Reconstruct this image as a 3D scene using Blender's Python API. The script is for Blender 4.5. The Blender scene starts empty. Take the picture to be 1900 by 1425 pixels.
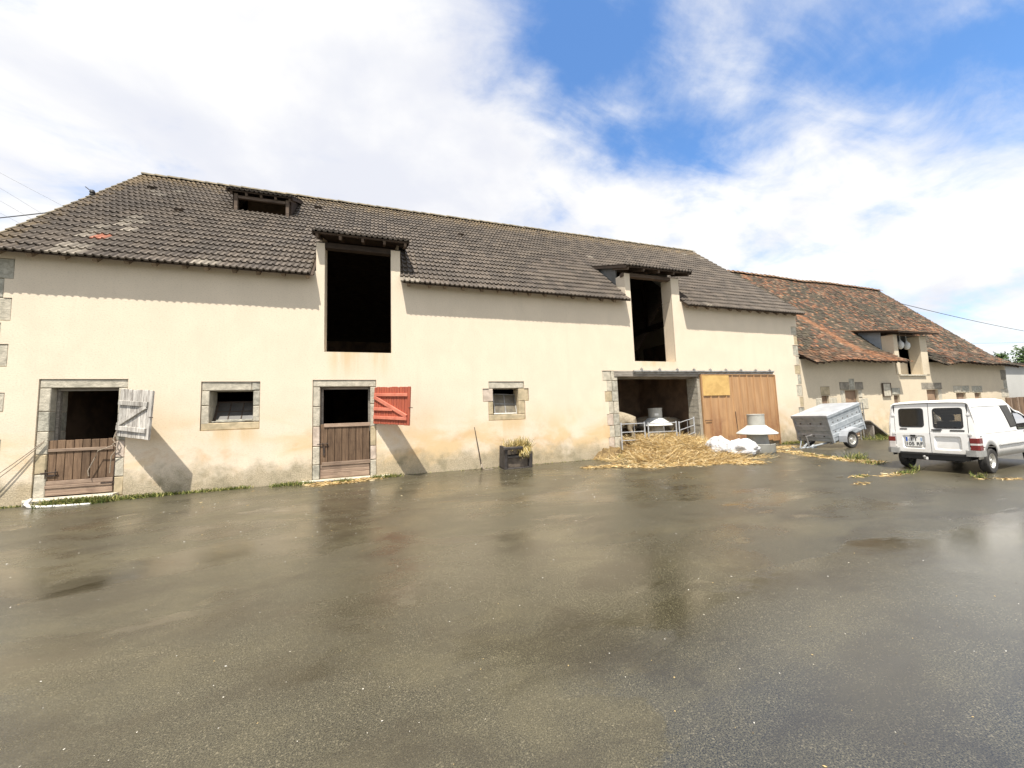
import bpy, bmesh, math, random
import numpy as np
from mathutils import Matrix, Vector, noise as mnoise
random.seed(7)
SC = bpy.context.scene
COL = SC.collection
R = math.radians

# ------------------------------------------------------------------ camera
cd = bpy.data.cameras.new("camera"); cam = bpy.data.objects.new("camera", cd); COL.objects.link(cam)
cd.sensor_width = 36.0; cd.lens = 700.0 / 1900.0 * 36.0; cd.clip_start = 0.05; cd.clip_end = 3000
_f, _cx, _cy = 700.0, 950.0, 712.5
_z = Vector(((660 - _cx) / _f, (_cy + 7500) / _f, -1)).normalized()     # world up seen by the camera
_x = Vector(((2950 - _cx) / _f, -(693 - _cy) / _f, -1))                 # the barn wall's direction
_x = (_x - _z * _x.dot(_z)).normalized()
_y = _z.cross(_x)
cam.matrix_world = Matrix(((_x[0], _x[1], _x[2], 0.0), (_y[0], _y[1], _y[2], -11.679), (_z[0], _z[1], _z[2], 1.6), (0, 0, 0, 1)))
SC.camera = cam
CAM = Vector((0, -11.679, 1.6))

# ------------------------------------------------------------------ world, sun, exposure
SUN = Vector((0.5, 1.0, -2.3)).normalized()        # direction the light travels
w = bpy.data.worlds.new("World"); SC.world = w; w.use_nodes = True
nt = w.node_tree; nt.nodes.clear()
def N(t, kind, **kw):
    n = t.nodes.new(kind)
    for k, v in kw.items():
        if k.startswith('i_'):
            n.inputs[int(k[2:]) if k[2:].isdigit() else k[2:].replace('_', ' ')].default_value = v
        else: setattr(n, k, v)
    return n
def L(t, a, b): t.links.new(a, b)
def MATH(t, op, a, b=None, c=None, clamp=False):
    n = t.nodes.new('ShaderNodeMath'); n.operation = op; n.use_clamp = clamp
    for i, v in enumerate((a, b, c)):
        if v is None: continue
        if isinstance(v, (int, float)): n.inputs[i].default_value = v
        else: t.links.new(v, n.inputs[i])
    return n.outputs[0]
def SMOOTH(t, v, a, b, lo=0.0, hi=1.0):
    n = t.nodes.new('ShaderNodeMapRange'); n.interpolation_type = 'SMOOTHSTEP'
    t.links.new(v, n.inputs[0]); n.inputs[1].default_value = a; n.inputs[2].default_value = b
    n.inputs[3].default_value = lo; n.inputs[4].default_value = hi
    return n.outputs[0]
def MIX(t, fac, a, b, blend='MIX'):
    n = t.nodes.new('ShaderNodeMix'); n.data_type = 'RGBA'; n.blend_type = blend
    if isinstance(fac, (int, float)): n.inputs[0].default_value = fac
    else: t.links.new(fac, n.inputs[0])
    for i, v in ((6, a), (7, b)):
        if isinstance(v, tuple): n.inputs[i].default_value = (*v[:3], 1)
        else: t.links.new(v, n.inputs[i])
    return n.outputs[2]
def NOISE(t, vec, scale, detail=4, rough=0.55, dist=0.0, out=0):
    n = t.nodes.new('ShaderNodeTexNoise'); n.inputs['Scale'].default_value = scale
    n.inputs['Detail'].default_value = detail; n.inputs['Roughness'].default_value = rough; n.inputs['Distortion'].default_value = dist
    if vec is not None: t.links.new(vec, n.inputs['Vector'])
    return n.outputs[out]
def MAPV(t, vec, scale=(1, 1, 1), loc=(0, 0, 0), rot=(0, 0, 0)):
    n = t.nodes.new('ShaderNodeMapping'); n.inputs['Scale'].default_value = scale; n.inputs['Location'].default_value = loc
    n.inputs['Rotation'].default_value = rot
    t.links.new(vec, n.inputs['Vector']); return n.outputs[0]

sky = N(nt, 'ShaderNodeTexSky', sky_type='NISHITA', sun_disc=False)
sky.sun_elevation = math.asin(-SUN.z); sky.sun_rotation = math.atan2(-SUN.x, -SUN.y) % (2 * math.pi)
sky.air_density = 1.0; sky.dust_density = 0.5; sky.ozone_density = 3.0
tc = N(nt, 'ShaderNodeTexCoord'); sp = N(nt, 'ShaderNodeSeparateXYZ'); L(nt, tc.outputs['Generated'], sp.inputs[0])
den = MATH(nt, 'ADD', MATH(nt, 'MAXIMUM', sp.outputs[2], 0.0), 0.25)
px = MATH(nt, 'DIVIDE', sp.outputs[0], den); py = MATH(nt, 'DIVIDE', sp.outputs[1], den)
cv = N(nt, 'ShaderNodeCombineXYZ'); L(nt, px, cv.inputs[0]); L(nt, py, cv.inputs[1])
n1 = NOISE(nt, MAPV(nt, cv.outputs[0], (1, 1, 1), (3.1, 1.7, 0)), 1.7, 9, 0.58, 0.35)
n2 = NOISE(nt, MAPV(nt, cv.outputs[0], (1.3, 2.6, 1), (0.4, 5.2, 0), (0, 0, 0.5)), 2.2, 8, 0.6, 0.5)
cov = MATH(nt, 'ADD', MATH(nt, 'MULTIPLY', n1, 0.62), MATH(nt, 'MULTIPLY', n2, 0.38))
def gap(cx, cy, sx, sy, amp):
    dx = MATH(nt, 'DIVIDE', MATH(nt, 'SUBTRACT', px, cx), sx); dy = MATH(nt, 'DIVIDE', MATH(nt, 'SUBTRACT', py, cy), sy)
    q = MATH(nt, 'ADD', MATH(nt, 'MULTIPLY', dx, dx), MATH(nt, 'MULTIPLY', dy, dy))
    return MATH(nt, 'MULTIPLY', MATH(nt, 'EXPONENT', MATH(nt, 'MULTIPLY', q, -1.0)), amp)
for g in ((0.40, 0.64, 0.17, 0.20, -0.25), (0.72, 0.72, 0.22, 0.15, -0.24), (1.05, 0.38, 0.36, 0.15, -0.21), (-0.62, 0.72, 0.12, 0.22, -0.03), (-0.35, 0.9, 0.35, 0.3, 0.10), (-0.05, 0.52, 0.10, 0.08, -0.12), (0.74, 0.40, 0.10, 0.13, 0.03), (0.0, 0.85, 0.4, 0.25, 0.13)):
    cov = MATH(nt, 'ADD', cov, gap(*g))
mask = SMOOTH(nt, cov, 0.25, 0.54)
mask = MATH(nt, 'MAXIMUM', mask, SMOOTH(nt, sp.outputs[2], 0.34, 0.02, 0.0, 0.75))
shade = SMOOTH(nt, NOISE(nt, MAPV(nt, cv.outputs[0], (1, 1, 1), (7, 2, 1)), 1.5, 6, 0.55, 0.2), 0.35, 0.65)
ccol = MIX(nt, shade, (3.5, 3.58, 3.9), (4.8, 4.72, 4.5))
skycol = MIX(nt, 1.0, sky.outputs[0], (0.72, 0.95, 1.12), 'MULTIPLY')
bg = N(nt, 'ShaderNodeBackground'); bg.inputs[1].default_value = 0.10
L(nt, MIX(nt, mask, skycol, ccol), bg.inputs[0])
wo = N(nt, 'ShaderNodeOutputWorld'); L(nt, bg.outputs[0], wo.inputs[0])

sl = bpy.data.lights.new("sun", 'SUN'); sl.energy = 3.3; sl.angle = R(0.55); sl.color = (1.0, 0.93, 0.82)
so = bpy.data.objects.new("sun", sl); COL.objects.link(so); so.location = (-8, -30, 40)
so.rotation_euler = SUN.to_track_quat('-Z', 'Y').to_euler()
SC.view_settings.view_transform = 'Standard'; SC.view_settings.look = 'None'
SC.view_settings.exposure = 1.28; SC.view_settings.gamma = 1; SC.view_settings.use_curve_mapping = False

# ------------------------------------------------------------------ helpers
class MB:
    def __init__(s): s.v = []; s.f = []; s.M = None; s.sm = []
    def add(s, vs, fs, smooth=False):
        o = len(s.v)
        for p in vs:
            p = Vector(p)
            s.v.append(s.M @ p if s.M is not None else p)
        for f in fs: s.f.append([i + o for i in f]); s.sm.append(smooth)
    def box(s, x0, x1, y0, y1, z0, z1, j=0.0):
        rr = (lambda: random.uniform(-j, j)) if j else (lambda: 0.0)
        vs = [(x + rr(), y + rr(), z + rr()) for z in (z0, z1) for y in (y0, y1) for x in (x0, x1)]
        s.add(vs, [(0, 2, 3, 1), (4, 5, 7, 6), (0, 1, 5, 4), (2, 6, 7, 3), (0, 4, 6, 2), (1, 3, 7, 5)])
    def bev(s, x0, x1, y0, y1, z0, z1, b=0.02, j=0.0):
        """block whose front (low y) edges are chamfered"""
        rr = (lambda: random.uniform(-j, j)) if j else (lambda: 0.0)
        a = [(x0, y0 + b, z0), (x1, y0 + b, z0), (x1, y0 + b, z1), (x0, y0 + b, z1)]
        f = [(x0 + b + rr(), y0 + rr(), z0 + b + rr()), (x1 - b + rr(), y0 + rr(), z0 + b + rr()), (x1 - b + rr(), y0 + rr(), z1 - b + rr()), (x0 + b + rr(), y0 + rr(), z1 - b + rr())]
        c = [(x0, y1, z0), (x1, y1, z0), (x1, y1, z1), (x0, y1, z1)]
        fs = [(4, 5, 6, 7), (11, 10, 9, 8)]
        for i in range(4):
            k = (i + 1) % 4
            fs.append((i, k, 4 + k, 4 + i)); fs.append((8 + i, 8 + k, k, i))
        s.add(a + f + c, fs)
    def tube(s, p, q, r, n=8, r2=None, caps=True):
        p = Vector(p); q = Vector(q); d = (q - p).normalized()
        u = d.orthogonal().normalized(); v = d.cross(u); r2 = r if r2 is None else r2
        vs = []
        for c, rad in ((p, r), (q, r2)):
            for i in range(n):
                a = 2 * math.pi * i / n; vs.append(c + (u * math.cos(a) + v * math.sin(a)) * rad)
        fs = [(i, (i + 1) % n, n + (i + 1) % n, n + i) for i in range(n)]
        s.add(vs, fs, True)
        if caps: s.add(vs, [tuple(range(n - 1, -1, -1)), tuple(range(n, 2 * n))])
    def path(s, pts, r, n=6):
        pts = [Vector(p) for p in pts]; rings = []
        for i, p in enumerate(pts):
            d = (pts[min(i + 1, len(pts) - 1)] - pts[max(i - 1, 0)]).normalized()
            ref = Vector((0, 0, 1)) if abs(d.z) < 0.9 else Vector((1, 0, 0))
            u = d.cross(ref).normalized(); v = u.cross(d)
            rad = r[i] if isinstance(r, (list, tuple)) else r
            rings.append([p + (u * math.cos(2 * math.pi * k / n) + v * math.sin(2 * math.pi * k / n)) * rad for k in range(n)])
        vs = [p for g in rings for p in g]
        fs = [(i * n + k, i * n + (k + 1) % n, (i + 1) * n + (k + 1) % n, (i + 1) * n + k) for i in range(len(pts) - 1) for k in range(n)]
        fs += [tuple(range(n - 1, -1, -1)), tuple(range((len(pts) - 1) * n, len(pts) * n))]
        s.add(vs, fs, True)
    def prism(s, poly, axis, a, b):
        """poly: 2D points; axis 'x','y','z' is the extrusion axis from a to b"""
        def P(u, v, t): return {'x': (t, u, v), 'y': (u, t, v), 'z': (u, v, t)}[axis]
        n = len(poly)
        vs = [P(u, v, a) for u, v in poly] + [P(u, v, b) for u, v in poly]
        s.add(vs, [tuple(range(n)), tuple(range(2 * n - 1, n - 1, -1))] + [(i, n + i, n + (i + 1) % n, (i + 1) % n) for i in range(n)])
    def lathe(s, prof, c=(0, 0, 0), n=32, smooth=True):
        vs = []; fs = []
        for (r, z) in prof:
            for i in range(n):
                a = 2 * math.pi * i / n; vs.append((c[0] + r * math.cos(a), c[1] + r * math.sin(a), c[2] + z))
        for k in range(len(prof) - 1):
            for i in range(n):
                fs.append((k * n + i, k * n + (i + 1) % n, (k + 1) * n + (i + 1) % n, (k + 1) * n + i))
        s.add(vs, fs, smooth)
    def quad(s, a, b, c, d): s.add([a, b, c, d], [(0, 1, 2, 3)])
    def mesh(s, name, sharp=40):
        m = bpy.data.meshes.new(name); m.from_pydata(s.v, [], s.f)
        if any(s.sm):
            m.polygons.foreach_set('use_smooth', s.sm); m.set_sharp_from_angle(angle=R(sharp))
        m.validate(); m.update(); return m
def obj(name, mb, m, parent=None, loc=None, fix=False, sharp=40):
    me = mb if isinstance(mb, bpy.types.Mesh) else mb.mesh(name, sharp)
    if m is not None and not me.materials: me.materials.append(m)
    if fix:
        b = bmesh.new(); b.from_mesh(me); bmesh.ops.recalc_face_normals(b, faces=b.faces); b.to_mesh(me); b.free()
    o = bpy.data.objects.new(name, me); COL.objects.link(o)
    if parent: o.parent = parent
    if loc: o.location = loc
    return o
def tag(o, label=None, cat=None, group=None, kind=None):
    if label: o['label'] = label
    if cat: o['category'] = cat
    if group: o['group'] = group
    if kind: o['kind'] = kind
    return o
def empty(name, loc=(0, 0, 0), rz=0, parent=None):
    o = bpy.data.objects.new(name, None); COL.objects.link(o); o.location = loc; o.rotation_euler = (0, 0, rz)
    o.empty_display_size = 0.2
    if parent: o.parent = parent
    return o
def dup(root, loc, rz=0.0, label=None):
    r = root.copy(); COL.objects.link(r); r.location = loc; r.rotation_euler = (0, 0, rz)
    if label: r['label'] = label
    for ch in list(root.children):
        c = ch.copy(); COL.objects.link(c); c.parent = r
        for g in list(ch.children):
            d = g.copy(); COL.objects.link(d); d.parent = c
    return r

# ------------------------------------------------------------------ materials
def newmat(name):
    m = bpy.data.materials.new(name); m.use_nodes = True; t = m.node_tree
    return m, t, t.nodes['Principled BSDF']
def POS(t): return N(t, 'ShaderNodeNewGeometry').outputs['Position']
def OBJ(t): return N(t, 'ShaderNodeTexCoord').outputs['Object']
def bump(t, b, h, strength=0.3, dist=0.01):
    n = N(t, 'ShaderNodeBump'); n.inputs['Strength'].default_value = strength; n.inputs['Distance'].default_value = dist
    L(t, h, n.inputs['Height']); L(t, n.outputs[0], b.inputs['Normal'])
def simple(name, c1, c2=None, rough=0.7, scale=6.0, metal=0.0, bmp=0.0, bscale=None, stretch=(1, 1, 1), contrast=(0.35, 0.65), world=True, spec=0.5, bdist=0.01, rvar=0.0):
    m, t, b = newmat(name); c2 = c2 or tuple(x * 0.7 for x in c1)
    p = MAPV(t, POS(t) if world else OBJ(t), stretch)
    n = NOISE(t, p, scale, 6, 0.6, 0.3)
    L(t, MIX(t, SMOOTH(t, n, *contrast), c2, c1), b.inputs['Base Color'])
    b.inputs['Roughness'].default_value = rough; b.inputs['Metallic'].default_value = metal; b.inputs['Specular IOR Level'].default_value = spec
    if rvar: L(t, SMOOTH(t, NOISE(t, p, scale * 2.3, 4), 0.3, 0.7, rough - rvar, rough + rvar), b.inputs['Roughness'])
    if bmp: bump(t, b, NOISE(t, p, bscale or scale * 4, 6, 0.65), bmp, bdist)
    return m
STAINS = ((-0.55, 3.6, 1.1, 0.95), (10.0, 3.49, 1.1, 0.35), (-3.67, 1.5, 0.75, 0.6), (3.9, 1.48, 0.7, 0.8))
def plaster(name, base, warm, dirt, tall=2.3, seed=0.0):
    m, t, b = newmat(name); p = POS(t); s = N(t, 'ShaderNodeSeparateXYZ'); L(t, p, s.inputs[0])
    ps = MAPV(t, p, (1, 1, 1), (seed, 0, 0))
    fine = NOISE(t, MAPV(t, ps, (0.7, 1, 1.3)), 34, 6, 0.75)
    mid = NOISE(t, MAPV(t, ps, (1, 1, 0.8)), 1.1, 7, 0.6, 0.4)
    col = MIX(t, SMOOTH(t, mid, 0.3, 0.7), tuple(x * 0.93 for x in base), base)
    col = MIX(t, SMOOTH(t, fine, 0.30, 0.50, 0.72, 0.0), col, tuple(x * 0.62 for x in base))
    # rain streaks, long in z
    st = NOISE(t, MAPV(t, ps, (3.0, 3.0, 0.22)), 1.0, 5, 0.6)
    col = MIX(t, SMOOTH(t, st, 0.52, 0.78, 0.0, 0.30), col, tuple(x * 0.80 for x in base))
    # ochre damp patches, low on the wall
    big = NOISE(t, MAPV(t, ps, (0.55, 0.55, 0.9), (4.3, 0, 1.1)), 0.95, 6, 0.62, 0.6)
    hz = SMOOTH(t, s.outputs[2], tall, 0.7)
    lx = MATH(t, 'DIVIDE', MATH(t, 'SUBTRACT', s.outputs[0], 4.6), 3.2)
    big = MATH(t, 'ADD', big, MATH(t, 'MULTIPLY', MATH(t, 'EXPONENT', MATH(t, 'MULTIPLY', MATH(t, 'MULTIPLY', lx, lx), -1.0)), 0.07))
    och = MATH(t, 'MULTIPLY', SMOOTH(t, big, 0.42, 0.66), hz)
    col = MIX(t, MATH(t, 'MULTIPLY', och, 0.85), col, warm)
    red = NOISE(t, MAPV(t, ps, (1, 1, 1.2), (9.3, 0, 2.1)), 1.15, 6, 0.6, 0.5)
    col = MIX(t, MATH(t, 'MULTIPLY', MATH(t, 'MULTIPLY', SMOOTH(t, red, 0.52, 0.7), hz), 0.45), col, (warm[0] * 0.88, warm[1] * 0.74, warm[2] * 0.62))
    # rain stains under the loft sills and the small windows
    for sx, sz, wx, hz_ in STAINS:
        gx = MATH(t, 'MULTIPLY', SMOOTH(t, MATH(t, 'ABSOLUTE', MATH(t, 'SUBTRACT', s.outputs[0], sx)), wx, wx * 0.5), MATH(t, 'MULTIPLY', SMOOTH(t, s.outputs[2], sz - hz_, sz - 0.05), SMOOTH(t, s.outputs[2], sz + 0.02, sz)))
        col = MIX(t, MATH(t, 'MULTIPLY', gx, SMOOTH(t, MATH(t, 'ADD', st, MATH(t, 'MULTIPLY', mid, 0.5)), 0.62, 0.88, 0.1, 0.75)), col, (warm[0] * 0.95, warm[1] * 0.98, warm[2] * 1.05))
    # weathered foot of the wall with pebbles showing
    foot = MATH(t, 'ADD', s.outputs[2], MATH(t, 'MULTIPLY', MATH(t, 'SUBTRACT', NOISE(t, ps, 2.2, 6, 0.65), 0.5), 1.25))
    fm = SMOOTH(t, foot, 0.78, 0.22)
    peb = N(t, 'ShaderNodeTexVoronoi'); peb.inputs['Scale'].default_value = 42; L(t, ps, peb.inputs['Vector'])
    pc = MIX(t, SMOOTH(t, NOISE(t, ps, 34, 5, 0.8), 0.40, 0.60), dirt, tuple(min(1, x * 1.75) for x in dirt))
    pc = MIX(t, SMOOTH(t, NOISE(t, MAPV(t, ps, (1, 1, 1), (2, 7, 3)), 3.2, 5, 0.6), 0.45, 0.7, 0.0, 0.55), pc, (dirt[0] * 0.52, dirt[1] * 0.58, dirt[2] * 0.48))
    col = MIX(t, MATH(t, 'MULTIPLY', fm, 0.88), col, pc)
    L(t, col, b.inputs['Base Color']); b.inputs['Roughness'].default_value = 0.92; b.inputs['Specular IOR Level'].default_value = 0.25
    h = MATH(t, 'ADD', fine, MATH(t, 'MULTIPLY', MATH(t, 'MULTIPLY', peb.outputs['Distance'], fm), 0.7))
    h = MATH(t, 'ADD', h, MATH(t, 'MULTIPLY', mid, 0.9))
    bump(t, b, h, 0.55, 0.012)
    return m
M = {}
M['plaster'] = plaster('plaster', (0.72, 0.625, 0.495), (0.60, 0.44, 0.24), (0.27, 0.23, 0.16))
M['plaster_old'] = plaster('old_plaster', (0.64, 0.555, 0.42), (0.54, 0.43, 0.27), (0.33, 0.28, 0.2), 2.0, 31.0)
M['render_grey'] = plaster('grey_render', (0.50, 0.50, 0.48), (0.42, 0.42, 0.40), (0.3, 0.29, 0.26), 3.0, 77.0)
M['stone'] = simple('stone', (0.56, 0.515, 0.42), (0.36, 0.335, 0.27), 0.9, 7.0, bmp=0.8, bscale=26, bdist=0.02, contrast=(0.3, 0.7))
M['stone_grey'] = simple('stone_grey', (0.45, 0.43, 0.36), (0.27, 0.26, 0.215), 0.9, 7.0, bmp=0.8, bscale=26, bdist=0.02)
M['stone_ochre'] = simple('stone_ochre', (0.50, 0.41, 0.27), (0.34, 0.285, 0.185), 0.9, 4.0, bmp=0.6, bscale=22)
M['stone_pink'] = simple('stone_pink', (0.58, 0.49, 0.41), (0.40, 0.33, 0.27), 0.9, 4.0, bmp=0.7, bscale=20)
M['stone_dark'] = simple('stone_dark', (0.30, 0.27, 0.22), (0.18, 0.16, 0.13), 0.9, 4.0, bmp=0.6, bscale=20)
M['mortar'] = simple('mortar', (0.52, 0.47, 0.38), (0.42, 0.37, 0.29), 0.95, 12, bmp=0.5)
M['block'] = simple('concrete_block', (0.40, 0.37, 0.31), (0.29, 0.27, 0.22), 0.95, 9, bmp=0.6, bscale=60)
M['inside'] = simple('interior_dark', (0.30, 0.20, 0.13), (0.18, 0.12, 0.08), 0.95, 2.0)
M['litter'] = simple('barn_litter', (0.10, 0.075, 0.04), (0.05, 0.038, 0.02), 0.95, 6.0)
def wood(name, c1, c2, stretch=(9, 9, 0.7), scale=3.0, rough=0.85, obj_=False):
    m, t, b = newmat(name); p = POS(t)
    g = NOISE(t, MAPV(t, p, stretch), scale, 8, 0.7, 0.8)
    k = NOISE(t, p, 2.3, 4, 0.6)
    oi = N(t, 'ShaderNodeObjectInfo')
    col = MIX(t, SMOOTH(t, g, 0.32, 0.68), c2, c1)
    col = MIX(t, SMOOTH(t, k, 0.45, 0.75, 0.0, 0.5), col, tuple(x * 0.6 for x in c2))
    hs = N(t, 'ShaderNodeHueSaturation'); L(t, col, hs.inputs['Color']); L(t, MATH(t, 'ADD', MATH(t, 'MULTIPLY', oi.outputs['Random'], 0.5), 0.75), hs.inputs['Value'])
    L(t, hs.outputs[0], b.inputs['Base Color']); b.inputs['Roughness'].default_value = rough; b.inputs['Specular IOR Level'].default_value = 0.3
    bump(t, b, g, 0.5, 0.006); return m
M['door_brown'] = wood('brown_door_wood', (0.205, 0.135, 0.085), (0.105, 0.066, 0.042))
M['door_pale'] = wood('weathered_board', (0.36, 0.27, 0.20), (0.20, 0.14, 0.105), (0.7, 9, 9))
M['shutter_white'] = wood('peeling_white_wood', (0.62, 0.60, 0.56), (0.20, 0.18, 0.16), (10, 10, 0.8), 2.6)
M['grey_wood'] = wood('grey_wood', (0.34, 0.31, 0.27), (0.16, 0.14, 0.12), (0.8, 9, 9))
M['dark_wood'] = wood('dark_wood', (0.075, 0.052, 0.038), (0.035, 0.025, 0.019), (1, 6, 6))
M['beam_wood'] = wood('beam_wood', (0.17, 0.125, 0.095), (0.08, 0.058, 0.044), (0.8, 7, 7))
M['rafter_wood'] = wood('rafter_wood', (0.30, 0.24, 0.18), (0.17, 0.13, 0.095), (0.8, 7, 7))
M['red_paint'] = simple('red_paint', (0.41, 0.098, 0.05), (0.30, 0.068, 0.04), 0.7, 5, bmp=0.15, bscale=30, stretch=(4, 4, 0.5))
M['red_light'] = simple('faded_red_paint', (0.58, 0.20, 0.13), (0.48, 0.14, 0.09), 0.65, 5, bmp=0.15, bscale=30)
M['iron'] = simple('rusty_iron', (0.085, 0.055, 0.04), (0.04, 0.032, 0.028), 0.7, 14, metal=0.3)
M['galv'] = simple('galvanised_steel', (0.38, 0.41, 0.435), (0.28, 0.31, 0.335), 0.42, 7, metal=0.2, world=False, rvar=0.1)
M['galv_dull'] = simple('dull_galvanised_steel', (0.36, 0.36, 0.35), (0.22, 0.215, 0.21), 0.55, 6, metal=0.5)
M['galv_white'] = simple('weathered_zinc_lid', (0.50, 0.52, 0.55), (0.40, 0.42, 0.45), 0.38, 3, metal=0.25, world=False)
M['tube'] = simple('hurdle_tube', (0.62, 0.64, 0.66), (0.45, 0.46, 0.48), 0.4, 9, metal=0.6)
M['zinc'] = simple('zinc_cheek', (0.20, 0.205, 0.20), (0.13, 0.13, 0.125), 0.6, 3, metal=0.2)
M['zinc_blue'] = simple('blue_zinc', (0.30, 0.34, 0.38), (0.24, 0.27, 0.30), 0.6, 3, metal=0.1)
M['sheet'] = None
M['feeder'] = simple('grey_plastic', (0.44, 0.44, 0.40), (0.36, 0.355, 0.32), 0.5, 3, world=False, bmp=0.05)
M['feeder_pale'] = simple('pale_plastic', (0.62, 0.63, 0.61), (0.52, 0.53, 0.50), 0.45, 4, world=False)
M['label_white'] = simple('white_label', (0.80, 0.80, 0.78), (0.72, 0.72, 0.70), 0.5, 30)
M['text_dark'] = simple('dark_print', (0.03, 0.03, 0.03), (0.02, 0.02, 0.02), 0.6, 5)
M['bag'] = simple('white_plastic_sack', (0.60, 0.60, 0.61), (0.50, 0.51, 0.53), 0.45, 4, world=False, bmp=0.7, bscale=8, bdist=0.06)
M['planter'] = simple('charred_wood', (0.055, 0.048, 0.045), (0.03, 0.026, 0.024), 0.75, 6, bmp=0.4, bscale=30)
M['planter_in'] = simple('planter_panel', (0.16, 0.13, 0.10), (0.09, 0.072, 0.056), 0.8, 6, bmp=0.3)
M['rope'] = simple('rope', (0.40, 0.34, 0.27), (0.25, 0.21, 0.16), 0.95, 30)
M['cable'] = simple('cable', (0.05, 0.05, 0.055), (0.04, 0.04, 0.045), 0.7, 5)
M['white_plastic'] = simple('white_edging', (0.80, 0.79, 0.75), (0.62, 0.60, 0.55), 0.6, 12)
M['rubber'] = simple('rubber', (0.028, 0.027, 0.026), (0.045, 0.042, 0.038), 0.8, 9, world=False)
M['rim'] = simple('wheel_rim', (0.60, 0.59, 0.55), (0.42, 0.40, 0.36), 0.4, 10, metal=0.5, world=False)
M['van_paint'] = simple('white_van_paint', (0.80, 0.80, 0.79), (0.755, 0.75, 0.735), 0.32, 2.0, world=False, contrast=(0.3, 0.7))
M['van_inside'] = simple('van_inside', (0.045, 0.04, 0.035), None, 0.8, 4)
M['van_grey'] = simple('grey_bumper', (0.30, 0.30, 0.29), (0.22, 0.22, 0.21), 0.55, 5, world=False)
M['black_trim'] = simple('black_trim', (0.02, 0.02, 0.02), None, 0.6, 5)
M['sheep'] = simple('fleece', (0.34, 0.29, 0.21), (0.24, 0.20, 0.14), 0.95, 14, bmp=0.6, bscale=40, world=False)
M['sheep_face'] = simple('sheep_face', (0.30, 0.25, 0.19), None, 0.9, 10, world=False)
M['eye'] = simple('eye_dark', (0.01, 0.01, 0.01), None, 0.2, 3)
M['bark'] = simple('bark', (0.10, 0.085, 0.065), None, 0.9, 8, bmp=0.5)
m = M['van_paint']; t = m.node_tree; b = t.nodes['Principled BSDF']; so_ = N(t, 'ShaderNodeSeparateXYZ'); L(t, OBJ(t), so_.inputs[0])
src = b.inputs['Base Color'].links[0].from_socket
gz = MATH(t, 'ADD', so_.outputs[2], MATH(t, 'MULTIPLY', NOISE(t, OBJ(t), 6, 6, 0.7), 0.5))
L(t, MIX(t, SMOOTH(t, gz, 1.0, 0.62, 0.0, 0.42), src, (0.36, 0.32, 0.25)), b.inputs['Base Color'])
def glass(name, tint, rough=0.04, fac=0.12):
    m, t, b = newmat(name); out = [n for n in t.nodes if n.type == 'OUTPUT_MATERIAL'][0]
    tr = N(t, 'ShaderNodeBsdfTransparent'); tr.inputs[0].default_value = (*tint, 1)
    gl = N(t, 'ShaderNodeBsdfGlossy'); gl.inputs['Roughness'].default_value = rough; gl.inputs['Color'].default_value = (0.9, 0.9, 0.9, 1)
    lw = N(t, 'ShaderNodeLayerWeight'); lw.inputs[0].default_value = 0.25
    f = MATH(t, 'MAXIMUM', MATH(t, 'MULTIPLY', lw.outputs['Fresnel'], 0.9), fac * 0.4)
    mx = N(t, 'ShaderNodeMixShader'); L(t, f, mx.inputs[0]); L(t, tr.outputs[0], mx.inputs[1]); L(t, gl.outputs[0], mx.inputs[2])
    L(t, mx.outputs[0], out.inputs[0]); return m
M['glass'] = glass('van_glass', (0.50, 0.48, 0.44))
M['pane'] = simple('dusty_pane', (0.19, 0.165, 0.115), (0.11, 0.095, 0.07), 0.35, 4)
M['pane_dark'] = simple('dark_dusty_pane', (0.06, 0.055, 0.048), (0.035, 0.032, 0.028), 0.5, 3)
def lens(name, c):
    m, t, b = newmat(name); b.inputs['Base Color'].default_value = (*c, 1); b.inputs['Roughness'].default_value = 0.25
    bump(t, b, NOISE(t, OBJ(t), 60, 2), 0.1); return m
M['lens_red'] = lens('red_lens', (0.15, 0.016, 0.014)); M['lens_white'] = lens('white_lens', (0.55, 0.52, 0.5)); M['plate_pale'] = lens('plate_pale_blue', (0.25, 0.38, 0.6)); M['plate_blue'] = lens('plate_blue', (0.02, 0.09, 0.42))
# corrugated door sheet: ochre brown, streaked
m, t, b = newmat('brown_sheet'); p = POS(t)
g = NOISE(t, MAPV(t, p, (4, 4, 0.35)), 2.0, 7, 0.65); k = NOISE(t, MAPV(t, p, (1, 1, 0.9)), 1.3, 6, 0.65, 0.4)
s_ = N(t, 'ShaderNodeSeparateXYZ'); L(t, p, s_.inputs[0])
col = MIX(t, SMOOTH(t, g, 0.3, 0.7), (0.33, 0.185, 0.085), (0.46, 0.275, 0.135))
rust = MATH(t, 'MULTIPLY', SMOOTH(t, k, 0.40, 0.66), SMOOTH(t, s_.outputs[2], 2.2, 0.3))
col = MIX(t, MATH(t, 'MULTIPLY', rust, 0.85), col, (0.22, 0.10, 0.055))
L(t, col, b.inputs['Base Color']); b.inputs['Roughness'].default_value = 0.6; bump(t, b, g, 0.15, 0.005); M['sheet'] = m
M['ochre_panel'] = simple('ochre_panel', (0.60, 0.40, 0.145), (0.50, 0.32, 0.11), 0.65, 4, bmp=0.15)
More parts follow.
